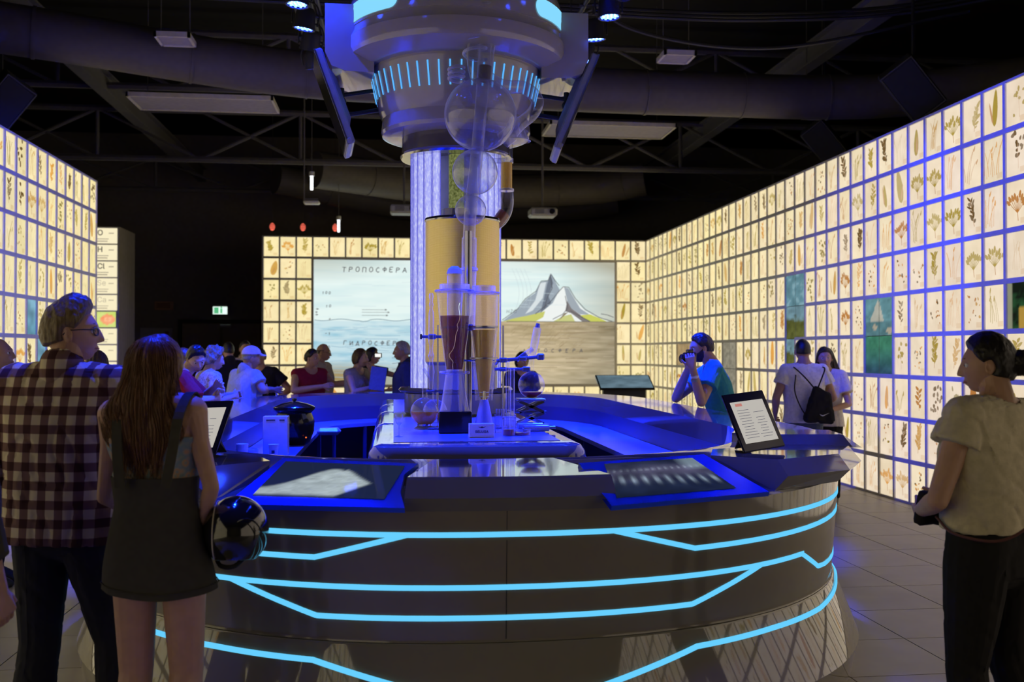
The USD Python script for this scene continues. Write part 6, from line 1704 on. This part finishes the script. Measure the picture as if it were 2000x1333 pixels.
obj('cord', tube(bez([local(RX - .14, RY + .14, 0, (RX + q[0], RY + q[1], q[2])) + np.array([0, 0, -1.0]) for q in ((-.20, .02, 1.0), (-.20, -.10, .96), (-.09, -.19, .95), (.03, -.205, 1.02), (.13, -.205, 1.14), (.19, -.17, 1.32))], 40), .005, 6), pbr('cord_wine', (.10, .03, .03), rough=.6), t)
# a ponytail that hangs from the knot
a = math.radians(RH + 34); bk = np.array([math.sin(a), -math.cos(a), 0]); rt = np.array([math.cos(a), math.sin(a), 0])
base = Jr['shR'] * 0 + np.array([0, .018, .932]) * 1.67
hw = rotz(np.array([0, .03, .932 * 1.67]), math.radians(RH)) + np.array([RX, RY, 0])
pt = hw + bk * .125
P = bez([pt, pt + bk * .045 + np.array([0, 0, -.01]), pt + bk * .07 + np.array([0, 0, -.07]), pt + bk * .05 + np.array([0, 0, -.15])], 20) - np.array([RX, RY, 0])
obj('ponytail', tube([rotz(q, -math.radians(RH)) for q in P], np.interp(np.linspace(0, 1, len(P)), [0, .2, .7, 1], [.016, .03, .034, .008]), 14), hairm('black', HAIR['black']), UsdGeom.Xform(pr_), smooth=True)

# ---- the photographer leaning on the right counter
OX, OY, OH = 2.83, 8.25, 75
teal = cloth('teal', (.04, .26, .36))
lens_p = np.array([2.42, 8.04, 1.545])
person('person in a teal T-shirt leaning on the right counter and looking through a camera', OX, OY, OH, 1.80,
       dict(top=(teal, .46, .55, .014), legs=(navy, 1.0), shoes=shoe_d), ('short', 'dark'), 'mid', beard=True, head=(14, -8, 0), lean=16, edge=.02, sub=5, seed=31,
       arms={'R': (local(OX, OY, OH, (2.46, 8.58, 1.19)), local(OX, OY, OH, (2.45, 8.17, 1.46))), 'L': (local(OX, OY, OH, (2.50, 7.98, 1.185)), local(OX, OY, OH, (2.42, 7.95, 1.46)))}, curl=(.7, .7), hands={'R': (-.05, -.1, .9), 'L': (.05, .2, .9)})
t = thing('photo_camera', 'dark camera with a short lens held to the face of the teal-shirted man', 'camera', lens_p, 18)
obj('body', box(0, 0, 0, .07, .125, .09, .012), black_gloss, t)
obj('lens', move(lathe([(0, 0), (.034, 0), (.036, .05), (.031, .055), (.029, .05), (.0, .045)], 24), (-.03, 0, -.005), (0, -90, 0)), black_gloss, t)
obj('prism_hump', box(0, 0, .055, .05, .05, .03, .008), black_gloss, t)
obj('strap', tube(bez([(0, -.066, .02), (-.02, -.10, -.10), (.0, -.09, -.24), (.06, -.03, -.335), (.16, .08, -.34)], 30), .008, 6), blackc, t)
t = thing('wristband', 'two pale festival bands on the raised wrist of the teal-shirted man', 'wristbands', (2.44, 7.958, 1.36))
obj('band', move(lathe([(.031, -.012), (.034, -.012), (.034, .012), (.031, .012)], 24, closed=True), (0, 0, .03)), white_pl, t); obj('band', move(lathe([(.031, -.01), (.034, -.01), (.034, .01), (.031, .01)], 24, closed=True)), cloth('band_grey', (.3, .32, .28)), t)

# ---- the couple by the right wall
PX_, PY_, PH_ = 4.06, 9.6, -4
_, Jp, _, _ = person('person in a white T-shirt with a black drawstring bag, by the right wall', PX_, PY_, PH_, 1.735, dict(top=(cloth('white', (.66, .64, .62)), .515, .5, .012), legs=(cloth('blue_jean', (.06, .075, .12)), 1.0), shoes=shoe_d), ('crop', 'black'), 'tan', head=(-8, 0, 0), edge=.02, sub=4, seed=41,
       arms={'L': ((-.29, -.03, 1.14), (-.24, .16, .98)), 'R': ((.29, -.02, 1.14), (.22, .2, 1.05))})
t = thing('drawstring_bag', 'black drawstring bag with a white swoosh on the back of the white T-shirt', 'bag', (PX_ + .06, PY_ - .20, .93), PH_)
obj('sack', folds(to_mesh(bone(((-.10, 0, .02), .05), ((.12, 0, .0), .05), ((.10, 0, .24), .035), ((-.02, .01, .30), .03)), .025, 5), .016, 12, 8), blackc, t, smooth=60)
sw = [(-.045, .012), (-.03, -.004), (-.012, -.010), (.05, .022), (-.010, .000), (-.026, .002)]
m = prism(sw, 0, .003); m.apply_transform(trimesh.transformations.rotation_matrix(math.pi / 2, (1, 0, 0))); m.apply_translation((.04, -.056, .05)); obj('swoosh', m, white_pl, t, smooth=False)
for s, q in ((-1, -.19), (1, .10)):
    obj('cord', tube(bez([(-.02 + s * .01, -.01, .30), (q * .6 - .02, -.005, .42), (q - .01, .06, .50), (q, .18, .52)], 18), .007, 6), blackc, t)
obj('cord', tube(bez([(-.19, .09, .44), (-.21, .06, .28), (-.16, .03, .12), (-.10, .0, .02)], 18), .006, 6), blackc, t)
person('person with long dark wavy hair in a white blouse facing the white T-shirt', 4.46, 10.0, 150, 1.655, dict(top=(cloth('offwhite', (.60, .56, .50)), .50, .6, .012), legs=(blackc, 1.0), shoes=shoe_d), ('long', 'dark'), 'mid', head=(12, 0, 4), edge=.022, sub=4, seed=43, female=True, long_hair=(.46, .145),
       arms={'R': ((.22, .10, 1.06), (.05, .24, 1.02)), 'L': ((-.24, .06, 1.06), (-.06, .24, 1.0))})

# ---- along the far side of the bar
person('person with short dark hair in a sleeveless wine-red top gesturing over the far counter', -1.03, 12.35, 215, 1.65, dict(top=(cloth('wine', (.25, .015, .035)), .50, 0, .010), legs=(denim, 1.0), shoes=shoe_d, neck=1.25), ('short', 'black'), 'mid', head=(25, 0, 0), lean=6, edge=.024, seed=51, female=True, build=1.18,
       arms={'L': ((.0, .0, 0), (0, 0, 0)) if False else ((-.30, .10, 1.20), (-.46, .36, 1.24)), 'R': ((.27, .14, 1.14), (.0, .33, 1.19))}, curl=(.1, .1))
person('bald person with glasses in a pale jacket behind the wine-red top', -.93, 13.15, 250, 1.72, dict(top=(cloth('putty', (.36, .32, .28)), .46, 1.9, .016), legs=(denim, 1.0), shoes=shoe_d, collar=True), ('bald', 'dark'), 'tan', head=(10, -4, 0), edge=.026, seed=53, glasses='lit')
person('person with a brown bob and grey sleeveless top, hand at the chin, far counter', -.46, 12.35, 235, 1.645, dict(top=(cloth('dove', (.34, .31, .30)), .50, 0, .010), legs=(denim, 1.0), shoes=shoe_d, neck=1.2), ('bob', 'brown'), 'fair', head=(18, 2, 0), lean=4, edge=.024, seed=55, female=True, build=1.08,
       arms={'L': ((-.22, .20, 1.14), (-.06, .17, 1.40)), 'R': ((.24, .16, 1.12), (.03, .30, 1.18))}, curl=(.4, .7))
person('black-haired person raising a phone behind the grey top', -.30, 13.25, 238, 1.665, dict(top=(blackc, .48, .5, .012), legs=(denim, 1.0), shoes=shoe_d), ('long', 'black'), 'mid', edge=.026, seed=57, female=True, head=(20, 0, 0), arms={'L': ((-.32, .22, 1.28), (-.24, .34, 1.50)), 'R': ((.24, .1, 1.1), (.1, .3, 1.1))}, curl=(.5, .9))
t = thing('smartphone', 'phone with a bright screen raised behind the grey top', 'phone', (-.20, 12.98, 1.555), 8)
obj('case', box(0, 0, 0, .105, .01, .058, .003), black_gloss, t); obj('lit_screen', box(.0, -.006, 0, .075, .002, .042), glow('phone_white', (1, .97, .9), 1.1), t, smooth=False)
t = thing('blue_folder', 'stiff blue folder held upright at the far counter', 'folder', (-.20, 12.02, 1.16), -12); obj('cover', move(box(0, 0, .12, .19, .02, .28, .004), (0, 0, 0), (0, 8, 0)), cloth('folder_blue', (.10, .14, .45), rough=.4), t)
person('grey-haired person in dark clothes in profile just left of the column', .13, 12.05, 95, 1.735, dict(top=(navy, .47, 1.8, .016), legs=(denim, 1.0), shoes=shoe_d, collar=True), ('short', 'grey'), 'tan', head=(0, 0, 0), edge=.026, seed=59)
person('dark-haired person in a black shirt beyond the glassware at the far counter', 1.56, 12.25, 190, 1.60, dict(top=(blackc, .47, .6, .014), legs=(denim, 1.0), shoes=shoe_d), ('bob', 'black'), 'mid', head=(10, 0, 0), edge=.026, seed=61, female=True)
# ---- along the left side of the bar
person('person in a white baseball cap and pale polo shirt, forearms on the left counter', -1.58, 10.62, -52, 1.665, dict(top=(cloth('polo', (.42, .47, .52)), .47, .55, .016), legs=(cloth('beige', (.3, .26, .2)), 1.0), shoes=shoe_d, collar=True), ('crop', 'grey'), 'mid', head=(-14, -12, 0), lean=9, edge=.022, seed=71, build=1.12,
       arms={'R': ((.29, .10, 1.21), (.02, .31, 1.19)), 'L': ((-.27, .16, 1.21), (.12, .33, 1.20))}, curl=(.4, .4))
# its cap
def cap(px, py, hd, tot, hcap, mcol):
    t = thing('baseball_cap', 'white baseball cap with a small dark emblem worn at the left counter', 'cap', (px, py, hcap), tot)
    v = np.array(ico(4).vertices); q = v * np.array([.082, .104, .098]); q[:, 2] = np.maximum(q[:, 2], .006)
    obj('crown', trimesh.Trimesh(q, np.array(ico(4).faces), process=False), mcol, t, smooth=40)
    pts = []
    vz = [(.075 * math.sin(a), .075 + .085 * math.cos(a) , .012 - .03 * math.cos(a) + .012 * math.cos(2 * a)) for a in np.linspace(-1.5, 1.5, 13)]
    vi = [(.078 * math.sin(a), .06 + .038 * math.cos(a), .016) for a in np.linspace(-1.5, 1.5, 13)]
    v = np.array(vz + vi); v2 = v - np.array([0, 0, .005]); k = len(v); f = []
    for i in range(12): f += [(i, i + 1, 13 + i), (i + 1, 14 + i, 13 + i), (k + i, k + 13 + i, k + i + 1), (k + i + 1, k + 13 + i, k + 14 + i), (i, k + i, i + 1), (i + 1, k + i, k + i + 1)]
    obj('peak', (np.vstack([v, v2]), np.array(f)), mcol, t)
    obj('emblem', move(box(0, .0, .0, .035, .004, .014, .001), (0, .095, .045), (-22, 0, 0)), ink_m, t)
ch = np.array([0, .018, .932]) * 1.665
A_ = math.radians(9); qz = ch[2] - .52 * 1.665; hl = np.array([0, ch[1] * math.cos(A_) + qz * math.sin(A_), qz * math.cos(A_) - ch[1] * math.sin(A_) + .52 * 1.665])
hwc = rotz(hl, math.radians(-52)) + np.array([-1.58, 10.62, 0])
cap(hwc[0], hwc[1], 0, -66, hwc[2] + .028, cloth('cap_white', (.62, .6, .66)))
person('person with short curly blonde hair in a pale lace top at the left counter', -1.83, 10.05, -62, 1.655, dict(top=(lace, .46, .62, .014), legs=(navy, 1.0), shoes=shoe_d), ('curly', 'blonde'), 'fair', head=(-8, -10, 0), lean=6, edge=.022, seed=73, female=True, build=1.18, arms={'R': ((.28, .04, 1.12), (.14, .24, 1.16)), 'L': ((-.26, .12, 1.14), (-.06, .30, 1.17))})
person('dark-haired person in a red top leaning over the left counter, face turned down', -1.96, 8.9, -80, 1.71, dict(top=(cloth('red', (.35, .02, .03)), .47, .9, .014), legs=(denim, 1.0), shoes=shoe_d), ('quiff', 'black'), 'fair', head=(-72, -24, 6), lean=20, edge=.024, seed=75, arms={'R': ((.24, .28, 1.18), (.05, .42, 1.19)), 'L': ((-.22, .32, 1.18), (-.02, .43, 1.30))})
person('person with reddish hair and spectacles bending at the left counter', -2.18, 9.9, -70, 1.665, dict(top=(cloth('mauve', (.30, .2, .26)), .47, .6, .012), legs=(denim, 1.0), shoes=shoe_d), ('short', 'auburn'), 'fair', head=(-6, -22, 0), lean=12, edge=.026, seed=77, female=True, glasses=True)
for (x, y, h, lab, sd, hd) in ((-2.22, 14.0, 1.745, 'waiter in a black waistcoat turned away near the dark double door', 81, 30), (-2.10, 14.6, 1.775, 'waiter with a bow tie and white shirt front near the dark double door', 83, 200)):
    person(lab, x, y, hd, h, dict(top=(blackc if sd == 81 else cloth('shirt_white', (.5, .45, .38)), .50, 1.9, .012), legs=(blackc, 1.0), shoes=shoe_d, collar=True), ('crop', 'black'), 'mid', edge=.03, seed=sd)
person('person in a black T-shirt with hand on hip behind the white cap', -1.62, 12.55, 165, 1.66, dict(top=(blackc, .47, .6, .014), legs=(denim, 1.0), shoes=shoe_d), ('short', 'black'), 'mid', edge=.026, seed=85, head=(0, 0, 0), arms={'L': ((-.36, -.06, 1.14), (-.20, .05, 1.0)), 'R': ((.26, .0, 1.1), (.2, .2, 1.0))})
person('bald person in a dark T-shirt in profile at the far left', -2.72, 7.25, -86, 1.70, dict(top=(cloth('slate', (.12, .11, .12)), .47, .6, .014), legs=(denim, 1.0), shoes=shoe_d), ('bald', 'dark'), 'mid', head=(-4, 8, 0), edge=.022, sub=5, seed=87)
person('person with long brown hair standing before the element cards', -2.28, 8.1, 10, 1.61, dict(top=(cloth('dusk', (.08, .07, .10)), .47, .6, .014), legs=(denim, 1.0), shoes=shoe_d), ('long', 'brown'), 'mid', edge=.026, seed=89, female=True, long_hair=(.42, .11))
